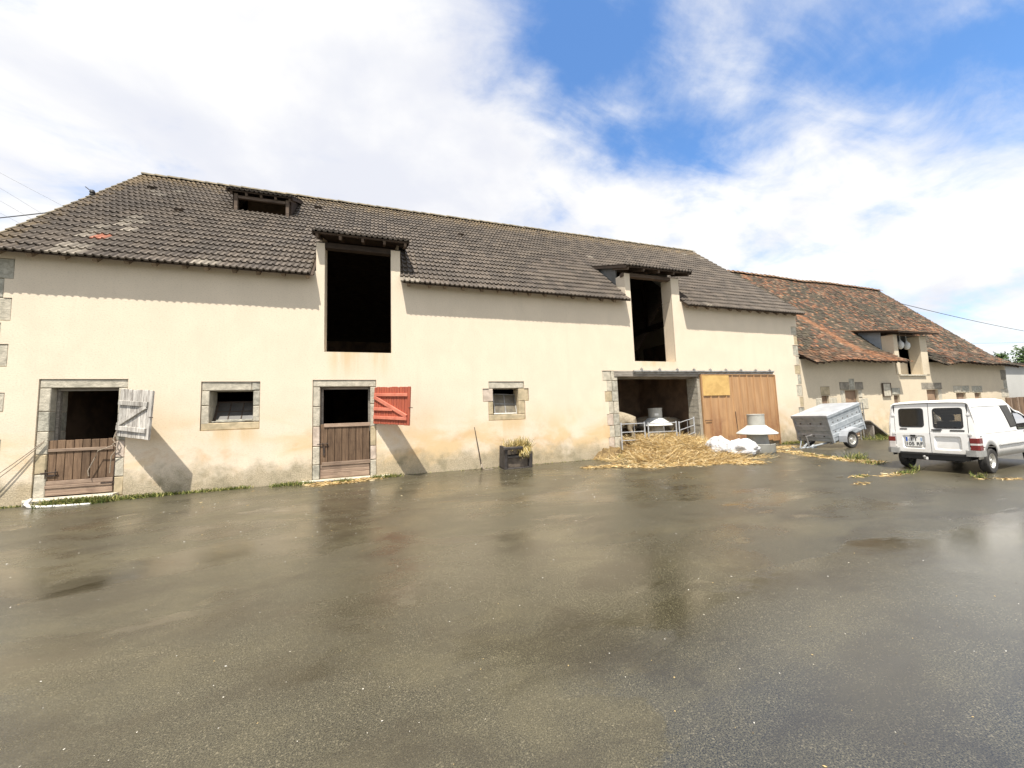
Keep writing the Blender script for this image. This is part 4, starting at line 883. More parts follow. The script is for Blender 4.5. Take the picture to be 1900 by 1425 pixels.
def tuft(n, path, spread, hmin, hmax, cols=GREEN, wd=.006): return strands('tuft', n, tuft_gen(path, spread, hmin, hmax), M['grass'], cols, wd)
join('wall_foot_grass', [
    tuft(2600, [(-6.85, -.38), (-5.9, -.42)], .12, .06, .17), tuft(900, [(-5.9, -.3), (-5.0, -.2)], .10, .04, .12), tuft(800, [(-4.9, -.18), (-3.2, -.12)], .07, .03, .10),
    tuft(200, [(-8.3, -.12), (-7.4, -.12)], .05, .02, .06), tuft(500, [(-2.6, -.2), (-1.8, -.3)], .08, .04, .12), tuft(420, [(-.2, -.25), (.5, -.2)], .08, .04, .12), tuft(120, [(-1.0, -.6), (-.8, -.6)], .08, .06, .16),
    tuft(120, [(.8, -.1), (7.4, -.1)], .05, .02, .07), tuft(90, [(7.9, -.25), (8.2, -.2)], .05, .08, .2),
    tuft(260, [(11.0, -1.0), (11.5, -.6)], .16, .15, .45, [(0.16, 0.13, 0.06), (0.10, 0.09, 0.04), (0.07, 0.10, 0.03)]),
    tuft(260, [(13.4, -2.6), (12.9, -4.2), (12.5, -5.2)], .14, .03, .10), tuft(110, [(12.95, -4.4), (12.85, -4.7)], .14, .10, .30), tuft(50, [(12.5, -5.0), (12.3, -5.4)], .1, .05, .14),
    tuft(30, [(11.75, -6.25), (11.8, -6.35)], .04, .05, .22), tuft(40, [(11.55, -7.3), (11.7, -7.4)], .05, .05, .14), tuft(120, [(10.9, -6.4), (11.5, -6.4)], .06, .03, .08), tuft(80, [(9.8, -6.2), (10.2, -6.2)], .05, .02, .06),
    tuft(900, [(16.2, -.15), (17.9, -.15)], .10, .04, .16, GREEN + [(0.4, 0.3, 0.13)]), tuft(700, [(20.6, -.9), (22.0, -.8)], .25, .08, .35), tuft(500, [(22, -.65), (30, -.65)], .12, .04, .14, STRAW)], m=M['grass'])
# grit and small pale chips on the asphalt
V = []; F = []; C = []
for i in range(4200):
    u = random.random(); y = -11.0 + 10.9 * u; x = random.uniform(-9.5 + 0.5 * 0, 16); s = random.choice((.0022, .0025, .003, .0035, .005)) * random.uniform(.7, 1.2) * (1.0 if y < -6 else 1.5)
    if math.hypot(x, y + 11.68) < 1.6: continue
    o = len(V); a = random.uniform(0, 6.28); e = random.uniform(1, 2.2)
    for k in range(4):
        b_ = a + k * math.pi / 2; rr = s * (e if k % 2 == 0 else 1); V.append((x + rr * math.cos(b_), y + rr * math.sin(b_), 0.002))
    V.append((x, y, s * .8)); F += [(o + k, o + (k + 1) % 4, o + 4) for k in range(4)]
    c = random.choice(((.55, .52, .45), (.35, .32, .26), (.62, .6, .56), (.10, .08, .06), (.45, .33, .16))); C += [c] * 4
me = attr_mesh('grit', V, F, C); me.materials.append(M['chip']); tag(obj('grit', me, None), kind='stuff')

# ------------------------------------------------------------------ sheep feeders
def feeder(loc, label, lowpan=True):
    f = empty('sheep_feeder', loc); tag(f, label, 'feeder', 'round grey sheep feeders')
    mb = MB(); mb.lathe([(0.230, 0.96), (0.269, 0.97), (0.272, 1.33), (0.282, 1.335), (0.282, 1.36), (0.262, 1.365), (0.250, 1.34), (0.230, 1.33), (0.001, 1.34)], n=36); obj('hopper', mb, M['feeder'], f)
    mb = MB(); mb.lathe([(0.237, 0.955), (0.294, 0.965), (0.358, 0.90), (0.499, 0.80), (0.640, 0.70), (0.650, 0.675), (0.640, 0.655), (0.576, 0.68), (0.288, 0.84), (0.243, 0.87)], n=48); obj('rain_skirt', mb, M['feeder_pale'], f)
    mb = MB(); mb.lathe([(0.230, 0.90), (0.320, 0.62), (0.358, 0.30), (0.384, 0.29)], n=36); obj('feed_cone', mb, M['feeder'], f)
    mb = MB(); mb.lathe([(0.001, 0.02), (0.512, 0.0), (0.538, 0.04), (0.531, 0.29), (0.541, 0.31), (0.512, 0.32), (0.506, 0.30), (0.499, 0.10), (0.001, 0.09)], n=40); obj('trough', mb, M['feeder'], f)
    return f
f1 = feeder((12.82, -1.62, 0.0), 'grey feeder with white skirt outside by the brown sliding door')
f2 = dup(f1, (10.55, 0.95, 0.36), 1.0, 'grey feeder with white skirt behind the metal hurdles inside the doorway')
mb = MB(); mb.M = Matrix.Rotation(-1.0, 4, 'Z')
for a in range(-4, 4):
    t0, t1 = R(-118 + a * 4), R(-118 + a * 4 + 4)
    mb.quad((0.276 * math.cos(t0), 0.276 * math.sin(t0), 1.06), (0.276 * math.cos(t1), 0.276 * math.sin(t1), 1.06), (0.276 * math.cos(t1), 0.276 * math.sin(t1), 1.15), (0.276 * math.cos(t0), 0.276 * math.sin(t0), 1.15))
obj('maker_label', mb, M['label_white'], f2)
# ------------------------------------------------------------------ hurdles
def hurdle(a, b_, label, zlo, zhi, slope=0.0):
    a = Vector((*a, 0)); b_ = Vector((*b_, 0)); L_ = (b_ - a).length; h = empty('metal_hurdle', (a.x, a.y, 0), math.atan2(b_.y - a.y, b_.x - a.x)); tag(h, label, 'hurdle', 'metal hurdles across the doorway')
    for x, dz in ((0.03, 0), (L_ - 0.03, slope)):
        mb = MB(); mb.tube((x, 0, zlo - 0.30), (x, 0, zhi + 0.05 + dz), 0.026, 8); obj('post', mb, M['tube'], h)
    for k in range(3):
        z = zlo + (zhi - zlo) * k / 2; mb = MB(); mb.tube((0.03, 0, z), (L_ - 0.03, 0, z + slope), 0.017, 7); obj('rail', mb, M['tube'], h)
    mb = MB(); mb.tube((L_ * .55, 0, zlo), (L_ * .55, 0, zhi + slope * .5), 0.008, 6); obj('stay', mb, M['tube'], h)
hurdle((7.98, -0.30), (9.02, -0.32), 'left hurdle of the three, beside the stone pier', 0.60, 1.18)
hurdle((9.10, -0.34), (10.30, -0.48), 'middle hurdle of the three, in front of the inner feeder', 0.53, 1.16)
hurdle((10.40, -0.46), (11.62, 0.02), 'right hurdle of the three, angled back to the block jamb', 0.58, 1.14, 0.14)
# ------------------------------------------------------------------ sheep
def sheep(loc, rz_, label, head=True, scale=1.0):
    s = empty('sheep', loc, rz_); s.scale = (scale,) * 3; tag(s, label, 'sheep', 'sheep inside the barn')
    verts = [(-0.45, 0, 0.74), (-0.2, 0, 0.76), (0.1, 0, 0.75), (0.38, 0, 0.76), (0.56, 0, 0.90), (0.68, 0, 1.0), (0.80, 0, 0.94), (0.90, 0, 0.86), (-0.62, 0, 0.74), (-0.68, 0, 0.5)]
    rad = [0.27, 0.31, 0.31, 0.25, 0.15, 0.12, 0.095, 0.06, 0.12, 0.035]; ed = [(0, 1), (1, 2), (2, 3), (3, 4), (4, 5), (5, 6), (6, 7), (0, 8), (8, 9)]
    for sx in (-1, 1):
        for hip, pts in ((0, [(-0.50, .16, .58, .15), (-0.44, .17, .42, .085), (-0.55, .17, .26, .05), (-0.52, .17, .05, .04), (-0.47, .17, .02, .04)]), (3, [(0.36, .14, .52, .10), (0.36, .15, .34, .06), (0.37, .15, .2, .045), (0.37, .15, .03, .04)])):
            pr = hip
            for (x, y, z, r) in pts: verts.append((x, y * sx, z)); rad.append(r); ed.append((pr, len(verts) - 1)); pr = len(verts) - 1
    me = bpy.data.meshes.new('body'); me.from_pydata(verts, ed, [])
    o = bpy.data.objects.new('body', me); COL.objects.link(o)
    md = o.modifiers.new('skin', 'SKIN'); md.use_smooth_shade = True
    for i, r in enumerate(rad): me.skin_vertices[0].data[i].radius = (r, r * (1.0))
    me.skin_vertices[0].data[0].use_root = True
    sb = o.modifiers.new('sub', 'SUBSURF'); sb.levels = 2; sb.render_levels = 2
    dg = bpy.context.evaluated_depsgraph_get(); dg.update(); m2 = bpy.data.meshes.new_from_object(o.evaluated_get(dg))
    bpy.data.objects.remove(o); m2.materials.clear(); m2.materials.append(M['sheep']); obj('body', m2, None, s)
    for sx in (-1, 1):
        mb = MB(); mb.M = Matrix.Translation((0.68, 0.10 * sx, 1.02)) @ Matrix.Rotation(sx * 0.3, 4, 'X'); mb.path([(0, 0, 0), (-0.01, .06 * sx, 0.0), (-.02, .13 * sx, -.03)], [0.02, 0.035, 0.008], 6); obj('ear', mb, M['sheep_face'], s)
        mb = MB(); mb.lathe([(0.001, -.012), (0.012, 0), (0.001, .012)], c=(0.79, 0.085 * sx, 0.98), n=8); obj('eye', mb, M['eye'], s)
    return s
sheep((8.42, 0.62, 0.52), R(148), 'cream sheep with its rump towards the left hurdle', scale=1.08)
sheep((11.9, 1.55, 0.30), R(205), 'dim cream sheep behind the right hurdle by the block jamb', scale=0.98)
sheep((11.1, 2.35, 0.34), R(20), 'cream sheep half hidden behind the inner feeder', scale=1.0)

# ------------------------------------------------------------------ white sacks
def blob(name, loc, rx, ry, rz_, seed, mat_, label, group):
    b = bmesh.new(); bmesh.ops.create_icosphere(b, subdivisions=5, radius=1.0); rr = random.Random(seed); ph = [rr.uniform(0, 6) for _ in range(9)]
    for v in b.verts:
        x, y, z = v.co; a = math.atan2(y, x)
        k = 1 + 0.10 * math.sin(3 * a + ph[0]) + 0.06 * math.sin(5 * a + ph[1] + 3 * z) + 0.05 * math.sin(7 * x + ph[2]) * math.sin(6 * z + ph[3])
        k += 0.08 * mnoise.noise(Vector((x * 2.2 + seed, y * 2.2, z * 2.2))) + 0.07 * abs(mnoise.noise(Vector((x * 5 + seed, y * 5, z * 4)))) + 0.035 * abs(math.sin(11 * x + 7 * y + ph[4])) + 0.025 * abs(math.sin(17 * y - 9 * z + ph[5])) - 0.03 * abs(math.sin(14 * z + 5 * x + ph[6]))
        zz = z * (1 if z > 0 else 0.75); v.co = Vector((x * rx * k, y * ry * k, max(zz * rz_ * k, -rz_ * 0.72)))
    me = bpy.data.meshes.new(name); b.to_mesh(me); b.free(); me.materials.append(mat_)
    me.polygons.foreach_set('use_smooth', [True] * len(me.polygons)); o = obj(name, me, None); o.location = (loc[0], loc[1], loc[2] + rz_ * .72); tag(o, label, 'sack', group); return o
blob('plastic_sack', (10.62, -1.98, 0.0), 0.40, 0.36, 0.38, 3, M['bag'], 'upright white plastic sack leaning on its neighbour beside the straw', 'white sacks by the outer feeder')
blob('plastic_sack', (11.30, -2.28, 0.0), 0.54, 0.42, 0.32, 8, M['bag'], 'white plastic sack lying flat in front of the outer feeder', 'white sacks by the outer feeder')

# ------------------------------------------------------------------ planter
pl = empty('planter_box', (3.98, -0.62, 0), R(4)); tag(pl, 'black open wooden box holding dry grass against the barn wall', 'planter')
TL = Matrix.Rotation(R(7), 4, 'X')
def pp(name, a, m_):
    mb = MB(); mb.M = TL; mb.bev(*a, 0.01, 0.004); return obj(name, mb, M[m_], pl)
pp('side', (-0.46, -0.37, -0.06, 0.40, 0.0, 0.66), 'planter'); pp('side', (0.36, 0.47, -0.06, 0.40, 0.0, 0.50), 'planter'); pp('top_rail', (-0.50, 0.12, -0.09, 0.02, 0.60, 0.68), 'planter')
pp('mid_rail', (-0.365, 0.355, -0.03, 0.05, 0.34, 0.41), 'planter'); pp('upper_panel', (-0.365, 0.355, 0.10, 0.14, 0.41, 0.60), 'planter_in'); pp('lower_panel', (-0.365, 0.355, 0.03, 0.06, 0.03, 0.335), 'planter_in'); pp('base', (-0.46, 0.46, -0.05, 0.42, -0.02, 0.03), 'planter'); pp('back', (-0.365, 0.355, 0.36, 0.40, 0.03, 0.60), 'planter')
mb = MB(); mb.box(-0.365, 0.355, 0.15, 0.35, 0.40, 0.52); obj('soil', mb, M['soil'], pl)
DRY = [(0.50, 0.38, 0.14), (0.60, 0.48, 0.22), (0.36, 0.27, 0.09), (0.18, 0.17, 0.06), (0.66, 0.56, 0.32)]
def gdry():
    x = random.gauss(0.08, .20); return Vector((max(-.42, min(.44, x)), random.uniform(.05, .3), .50)), Vector((random.gauss(0.05, .45), random.gauss(-.25, .5), 1)), random.uniform(.15, .50)
def gdrop():
    return Vector((random.uniform(.05, .44), random.uniform(-.10, .1), random.uniform(.55, .7))), Vector((random.gauss(0, .3), random.gauss(-.4, .2), -1)), random.uniform(.12, .34)
g_ = strands('dry_grass', 620, gdry, M['grass'], DRY, .007); tag(obj('dry_grass', g_, None, pl), kind='stuff')
g_ = strands('hanging_grass', 190, gdrop, M['grass'], DRY, .007); tag(obj('hanging_grass', g_, None, pl), kind='stuff')
# rod with tie
rd = empty('fence_rod', (2.90, -0.30, 0)); tag(rd, 'thin dark rod leaning on the wall with white rope at its foot', 'rod')
mb = MB(); mb.path([(0.03, 0, 0), (-0.02, .1, .5), (-0.12, .24, 1.30)], [0.016, .016, .011], 6); obj('shaft', mb, M['iron'], rd)
mb = MB(); mb.path([(0.03, -.02, .14), (.06, -.03, .04), (0.12, -.06, .012), (.22, -.10, .012), (.36, -.09, .012)], 0.012, 5); mb.lathe([(0.001, .05), (.035, .07), (.035, .15), (.02, .18), (.001, .18)], c=(.025, 0, 0), n=10); obj('rope_tie', mb, M['rope'], rd)
# ropes left of the left door
for k, (a, b_, lab) in enumerate((((-8.5, -0.22, 0.16), (-7.20, -0.02, 1.42), 'upper brown rope slanting from the left door to the ground'), ((-8.5, -0.22, 0.04), (-7.21, -0.03, 1.38), 'lower brown rope slanting from the left door to the ground'))):
    mb = MB(); a = Vector(a); b_ = Vector(b_); mb.path([a.lerp(b_, i / 8) - Vector((0, 0, (.05 + .03 * k) * 4 * (i / 8) * (1 - i / 8))) for i in range(9)], 0.010, 5); tag(obj('rope', mb, M['rope']), lab, 'rope', 'ropes tied at the left door')
mb = MB(); mb.path([(-5.93, -.05, 1.56), (-5.97, -.07, 1.38), (-5.92, -.08, 1.30), (-5.99, -.07, 1.24), (-6.12, -.06, 1.18), (-6.25, -.04, 1.14), (-6.30, -.03, .98), (-6.42, -.02, .68), (-6.40, -.02, .56)], 0.011, 5)
mb.path([(-5.95, -.05, 1.5), (-5.89, -.06, 1.35), (-5.96, -.09, 1.28), (-5.88, -.07, 1.16), (-6.0, -.04, 1.0), (-6.02, -.03, .6)], 0.010, 5); tag(obj('cord', mb, M['rope']), 'knotted pale cord dangling over the left half door', 'cord')
# white edging strip round the grass at the left step
mb = MB(); mb.path([(-7.20, -.26, .16), (-7.22, -.36, .08), (-7.10, -.47, .03), (-6.85, -.56, .018), (-6.4, -.62, .015), (-6.0, -.64, .015)], [.03, .035, .035, .03, .025, .02], 8); tag(obj('edging_strip', mb, M['white_plastic']), 'curved white strip edging the grass below the left door', 'edging')

# ------------------------------------------------------------------ trailer
TX = empty('box_trailer', (16.54, -1.68, 0), -0.069); TX.scale = (1.054,) * 3; tag(TX, 'galvanised box trailer with closed lid resting nose down by the barn corner', 'trailer')
ZC = 0.3; TM = Matrix.Translation((0, 0, ZC)) @ Matrix.Rotation(-0.256, 4, 'Y') @ Matrix.Translation((0, 0, -ZC))
FX, BX, HW, Z0, Z1 = -0.62, 1.0, 0.6, 0.38, 1.30
def tp(name, fill, m_='galv', parent=TX):
    mb = MB(); mb.M = TM.copy(); fill(mb); return obj(name, mb, M[m_], parent)
def ribbed(axis):
    zs_ = [(Z0, 0), (Z0 + .10, 0), (Z0 + .14, .028), (Z0 + .24, .028), (Z0 + .28, 0), (Z0 + .36, 0), (Z0 + .40, .028), (Z0 + .56, .028), (Z0 + .60, 0), (Z0 + .72, 0), (Z0 + .76, .02), (Z1, .02)]
    return zs_
def front(mb):
    z = ribbed(0); vs = []
    for zz, o in z: vs += [(FX - o, -HW, zz), (FX - o, HW, zz)]
    mb.add(vs, [(2 * i, 2 * i + 1, 2 * i + 3, 2 * i + 2) for i in range(len(z) - 1)]); mb.box(FX + .002, FX + .02, -HW + .01, HW - .01, Z0, Z1 - .01)
tp('front_panel', front)
tp('rear_panel', lambda mb: mb.box(BX - .02, BX, -HW + .01, HW - .01, Z0, Z1 - .01))
def side(sg):
    def f(mb):
        z = ribbed(0); vs = []
        for zz, o in z: vs += [(FX, sg * (HW + o), zz), (BX, sg * (HW + o), zz)]
        mb.add(vs, [(2 * i, 2 * i + 1, 2 * i + 3, 2 * i + 2) if sg < 0 else (2 * i, 2 * i + 2, 2 * i + 3, 2 * i + 1) for i in range(len(z) - 1)]); mb.box(FX + .021, BX - .021, sg * HW - .012, sg * HW + .002, Z0, Z1 - .01)
    return f
sp_ = tp('side_panel', side(-1)); tp('side_panel', side(1))
def rivets(mb):
    for zz in (Z0 + .32, Z0 + .66):
        for i in range(6): x = FX + .18 + i * .25; mb.box(x, x + .045, -HW - .016, -HW + .001, zz - .018, zz + .018)
tp('bolt_row', rivets, 'iron')
def rivf(mb):
    for zz in (Z0 + .20, Z0 + .66):
        for i in range(3): y = -.38 + i * .36; mb.box(FX - .044, FX - .02, y, y + .045, zz - .018, zz + .018)
tp('bolt_row', rivf, 'iron')
for sx in (-1, 1):
    for xx in (FX, BX): tp('corner_post', lambda mb: mb.box(xx - .03, xx + .03, sx * HW - .03, sx * HW + .03, Z0 - .03, Z1 - .005))
tp('lid', lambda mb: (mb.bev(FX - .05, BX + .04, -HW - .05, HW + .05, Z1 - .0, Z1 + .05, .012)), 'galv_white')
tp('lid_rim', lambda mb: (mb.box(FX - .055, FX - .03, -HW - .05, HW + .05, Z1 - .05, Z1 - .001), mb.box(FX - .029, BX + .04, -HW - .055, -HW - .03, Z1 - .05, Z1 - .001)))
tp('chassis', lambda mb: (mb.box(FX, BX, -.5, -.44, Z0 - .10, Z0 - .02), mb.box(FX, BX, .44, .5, Z0 - .10, Z0 - .02), mb.box(FX + .02, BX - .02, -HW + .02, HW - .02, Z0 - .02, Z0), mb.tube((0, -.62, .30), (0, .62, .30), .03)), 'galv_dull')
tp('drawbar', lambda mb: (mb.tube((-.25, -.42, Z0 - .08), (-1.25, -.06, Z0 - .06), .035), mb.tube((-.25, .42, Z0 - .08), (-1.25, .06, Z0 - .06), .035), mb.tube((-1.2, 0, Z0 - .06), (-1.62, 0, Z0 - .03), .04)))
tp('hitch', lambda mb: (mb.tube((-1.55, 0, Z0 - .03), (-1.80, 0, Z0 - .05), .055, 10), mb.tube((-1.62, 0, Z0), (-1.80, 0, Z0 + .16), .018), mb.tube((-1.45, 0, Z0), (-1.30, 0.0, Z0 + .22), .02)), 'galv')
tp('jockey_post', lambda mb: (mb.tube((-1.15, -.10, Z0 - .22), (-1.15, -.10, Z0 + .34), .028), mb.tube((-1.15, -.10, Z0 + .34), (-1.0, -.22, Z0 + .36), .014)), 'galv_dull')
mb = MB(); mb.M = TM @ Matrix.Translation((-1.0, -.14, Z0 - .12)) @ Matrix.Rotation(R(90), 4, 'X'); mb.lathe([(.02, -.03), (.10, -.03), (.12, 0), (.10, .03), (.02, .03)], n=16); obj('jockey_wheel', mb, M['galv'], TX)
def fender(mb, sg):
    y0, y1 = sg * (HW + .03), sg * (HW + .28); zt = ZC + .37
    pts = [(-.42, ZC + .02), (-.36, ZC + .22), (-.22, zt), (.22, zt), (.40, ZC + .26)]
    for i in range(4): mb.quad((pts[i][0], y0, pts[i][1]), (pts[i][0], y1, pts[i][1]), (pts[i + 1][0], y1, pts[i + 1][1]), (pts[i + 1][0], y0, pts[i + 1][1]))
    for i in range(4): mb.quad((pts[i][0], y1, pts[i][1]), (pts[i][0], y1, pts[i][1] - .05), (pts[i + 1][0], y1, pts[i + 1][1] - .05), (pts[i + 1][0], y1, pts[i + 1][1]))
    mb.quad((pts[0][0], y0, pts[0][1]), (pts[1][0], y0, pts[1][1]), (pts[1][0], y0 - sg * .01, pts[1][1] - .2), (pts[0][0], y0 - sg * .01, pts[0][1] - .05))
for sg in (-1, 1): tp('mudguard', lambda mb: fender(mb, sg), 'galv_white')
def wheel(parent, x, y, r, wd, sg, rim_r=0.62):
    wh = empty('wheel', (x, y, r), 0, parent); MW = Matrix.Rotation(R(90) * sg, 4, 'X')
    mb = MB(); mb.M = MW; h = wd / 2
    mb.lathe([(r * rim_r, -h * .8), (r * .80, -h), (r * .94, -h * .96), (r, -h * .72), (r, -h * .25), (r * .985, -h * .2), (r * .985, h * .2), (r, h * .25), (r, h * .72), (r * .94, h * .96), (r * .80, h), (r * rim_r, h * .8), (r * rim_r, -h * .8)], n=40); obj('tyre', mb, M['rubber'], wh)
    mb = MB(); mb.M = MW
    mb.lathe([(r * rim_r, -h * .8), (r * (rim_r - .03), h * .55), (r * (rim_r + .005), h * .86), (r * (rim_r - .05), h * .80), (r * (rim_r - .10), h * .35), (r * .36, h * .25), (r * .26, h * .52), (r * .16, h * .55), (r * .13, h * .72), (.001, h * .72)], n=32)
    mb.M = MW
    obj('rim', mb, M['rim'], wh)
    mb = MB(); mb.M = MW
    for k in range(4):
        a = k * math.pi / 2 + .3; mb.tube((r * .24 * math.cos(a), r * .24 * math.sin(a), h * .45), (r * .24 * math.cos(a), r * .24 * math.sin(a), h * .62), r * .035, 6)
    for k in range(10):
        a = k * math.pi / 5; mb.tube((r * .45 * math.cos(a), r * .45 * math.sin(a), h * .27), (r * .45 * math.cos(a), r * .45 * math.sin(a), h * .345), r * .05, 6)
    obj('wheel_nuts', mb, M['black_trim'], wh); return wh
wheel(TX, 0, -.72, .285, .16, 1); wheel(TX, 0, .72, .285, .16, -1)
# rack and ramp behind the trailer
rk = empty('tube_rack', (20.35, -0.75, 0), R(8)); tag(rk, 'grey tubular metal rack standing behind the trailer', 'rack')
mb = MB()
for x in (-.12, .16, .40): mb.tube((x, 0, 0), (x - .06, 0, 1.66 if x > 0 else 1.75), .02, 7)
obj('upright', mb, M['galv_dull'], rk)
for z in (1.64, 1.25, .7): mb = MB(); mb.tube((-.18, 0, z), (.36, 0, z), .018, 7); obj('rail', mb, M['galv_dull'], rk)
mb = MB(); mb.box(-.05, .36, .03, .06, .45, 1.2); obj('plate', mb, M['dark_wood'], rk)
rm = empty('ramp_board', (21.3, -0.85, 0), R(-6)); tag(rm, 'weathered wooden ramp sloping down behind the trailer', 'ramp')
RM = Matrix.Rotation(R(35), 4, 'Y')
for k in range(3):
    mb = MB(); mb.M = Matrix.Translation((-.75, 0, .86)) @ RM; mb.bev(0, 1.5, -.24 + k * .22, -.03 + k * .22, -.05, 0, .006); obj('plank', mb, M['grey_wood'], rm)
mb = MB(); mb.box(-.60, -.52, -.2, .35, 0, .66); obj('leg', mb, M['grey_wood'], rm)

# ------------------------------------------------------------------ van
van = empty('van', (12.518, -6.528, 0), 0.057); van.scale = (0.91,) * 3
tag(van, 'old white box van parked at the right edge seen from behind', 'van')
def ztop(x):
    pts = [(-.62, 1.70), (-.55, 1.745), (-.3, 1.765), (1.2, 1.775), (1.45, 1.75), (1.62, 1.66), (1.80, 1.53), (1.95, 1.47), (2.15, 1.44), (2.35, 1.36), (2.80, 1.00), (3.0, .93), (3.3, .84), (3.42, .66)]
    for (a, za), (b_, zb) in zip(pts, pts[1:]):
        if x <= b_: return za + (zb - za) * max(0, (x - a)) / (b_ - a)
    return pts[-1][1]
def arch(x):
    z = 0.36
    for c in (0.0, 2.70):
        d = abs(x - c)
        if d < .40: z = max(z, 0.29 + math.sqrt(max(0, .40 ** 2 - d * d)) * .98)
    return z
def hw(z, zt):
    u = [(0.30, .765), (.50, .79), (.62, .812), (.66, .80), (.90, .80), (1.0, .795), (1.3, .765), (1.62, .715), (1.9, .68)]
    for (a, ya), (b_, yb) in zip(u, u[1:]):
        if z <= b_: return ya + (yb - ya) * max(0, z - a) / (b_ - a)
    return u[-1][1]
xs = sorted(set([round(-.60 + .04 * i, 3) for i in range(101) if -.60 + .04 * i <= 3.42] + [-.6, 1.45, 1.62, 1.95, 2.35, 2.8, 3.42]))
bd = MB(); cols_ = []
for x in xs:
    zt = ztop(x); zb = min(arch(x), zt - .1); col_ = []
    k = 1.0 if x < 2.5 else 1 - .10 * ((x - 2.5) / .92) ** 2
    for j in range(9):
        z = zb + (zt - .10 - zb) * (j / 8.0) ** 1.0; col_.append((hw(z, zt) * k, z))
    w0 = hw(zt - .10, zt) * k
    col_ += [(w0 - .010, zt - .055), (w0 - .035, zt - .020), (w0 - .085, zt - .003), (w0 * .5, zt + .012), (0, zt + .016)]
    cols_.append(col_)
n = len(cols_[0]); vs = []
for x, c in zip(xs, cols_): vs += [(x, -y, z) for y, z in c] + [(x, y, z) for y, z in reversed(c[:-1])]
m_ = 2 * n - 1
def in_open(xa, xb, za, zb, y):     # cabin glass openings are cut from the shell
    xm, zm = (xa + xb) / 2, (za + zb) / 2
    return False
fs = []
win_cells = set()
for i in range(len(xs) - 1):
    for j in range(m_ - 1): fs.append((i * m_ + j, (i + 1) * m_ + j, (i + 1) * m_ + j + 1, i * m_ + j + 1))
fs.append(tuple((len(xs) - 1) * m_ + j for j in range(m_)))
# openings: windscreen and side windows of the cab and load bay
def cell_hole(f):
    if len(f) != 4: return False
    c = sum((Vector(vs[i]) for i in f), Vector()) / 4
    if 2.36 < c.x < 2.80 and abs(c.y) < .60: return True      # windscreen
    if 1.62 < c.x < 2.5 and abs(c.y) > .6 and 1.0 < c.z < ztop(c.x) - .14: return True   # cab doors
    return False
bd.add(vs, [f for f in fs if not cell_hole(f)], True)
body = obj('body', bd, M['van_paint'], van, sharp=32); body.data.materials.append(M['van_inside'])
sm_ = body.modifiers.new('shell', 'SOLIDIFY'); sm_.thickness = 0.018; sm_.offset = -1 ; sm_.material_offset = 1
def rrect(y0, y1, z0, z1, r, n=6):
    pts = []
    for cx, cz, a0 in ((y1 - r, z1 - r, 0), (y0 + r, z1 - r, 90), (y0 + r, z0 + r, 180), (y1 - r, z0 + r, 270)):
        for i in range(n + 1): a = R(a0 + 90 * i / n); pts.append((cx + r * math.cos(a), cz + r * math.sin(a)))
    return pts
def rx(z): return -.63 + max(0, z - .95) * .085           # rear face leans forward above the waist
def ring(mb, o, i, do=0.0, di=0.0, smooth=False):
    k = len(o); vs = [(rx(z) + do, y, z) for y, z in o] + [(rx(z) + di, y, z) for y, z in i]
    mb.add(vs, [(a, (a + 1) % k, k + (a + 1) % k, k + a) for a in range(k)], smooth)
def rear_door(sg, seam, y_out, win, rec):
    d = empty('rear_door', (0, 0, 0), 0, van); y0, y1 = sorted((seam, y_out)); zb, zm, zt = .47, .955, 1.705
    mb = MB(); o1 = rrect(y0, y1, zm, zt, .012); i1 = rrect(*win, .06); ring(mb, o1, i1)
    ring(mb, i1, rrect(win[0] + .008, win[1] - .008, win[2] + .008, win[3] - .008, .055), 0, .012, True)
    o2 = rrect(y0, y1, zb, zm, .012); i2 = rrect(*rec, .05); i3 = rrect(rec[0] + .03, rec[1] - .03, rec[2] + .03, rec[3] - .03, .035)
    ring(mb, o2, i2); ring(mb, i2, i3, 0, .034, True)
    k = len(i3); mb.add([(rx(z) + .034, y, z) for y, z in i3], [tuple(range(k))])
    oo = rrect(y0, y1, zb, zt, .012); ring(mb, oo, oo, 0.0, .04)
    obj('door_skin', mb, M['van_paint'], d, fix=False, sharp=35)
    mb = MB(); wi2 = rrect(win[0] + .018, win[1] - .018, win[2] + .018, win[3] - .018, .05); wo2 = rrect(win[0] - .010, win[1] + .010, win[2] - .010, win[3] + .010, .065)
    ring(mb, wo2, wi2, -.006, -.006); ring(mb, wo2, rrect(win[0] - .012, win[1] + .012, win[2] - .012, win[3] + .012, .066), -.006, .004); obj('window_seal', mb, M['black_trim'], d)
    mb = MB(); k = len(wi2); mb.add([(rx(z) - .002, y, z) for y, z in wi2], [tuple(range(k))]); obj('window_glass', mb, M['glass'], d)
    for zz in (.62, .95, 1.42):
        mb = MB(); ya = y_out + sg * .002; mb.box(rx(zz) - .012, rx(zz) + .03, min(ya, ya + sg * .055), max(ya, ya + sg * .055), zz - .025, zz + .025); obj('hinge', mb, M['van_paint'], d)
    return d
dl = rear_door(1, .005, .655, (.10, .56, 1.115, 1.585), (.10, .53, .555, .90))
dr = rear_door(-1, -.005, -.655, (-.58, -.085, 1.085, 1.575), (-.53, -.06, .545, .89))
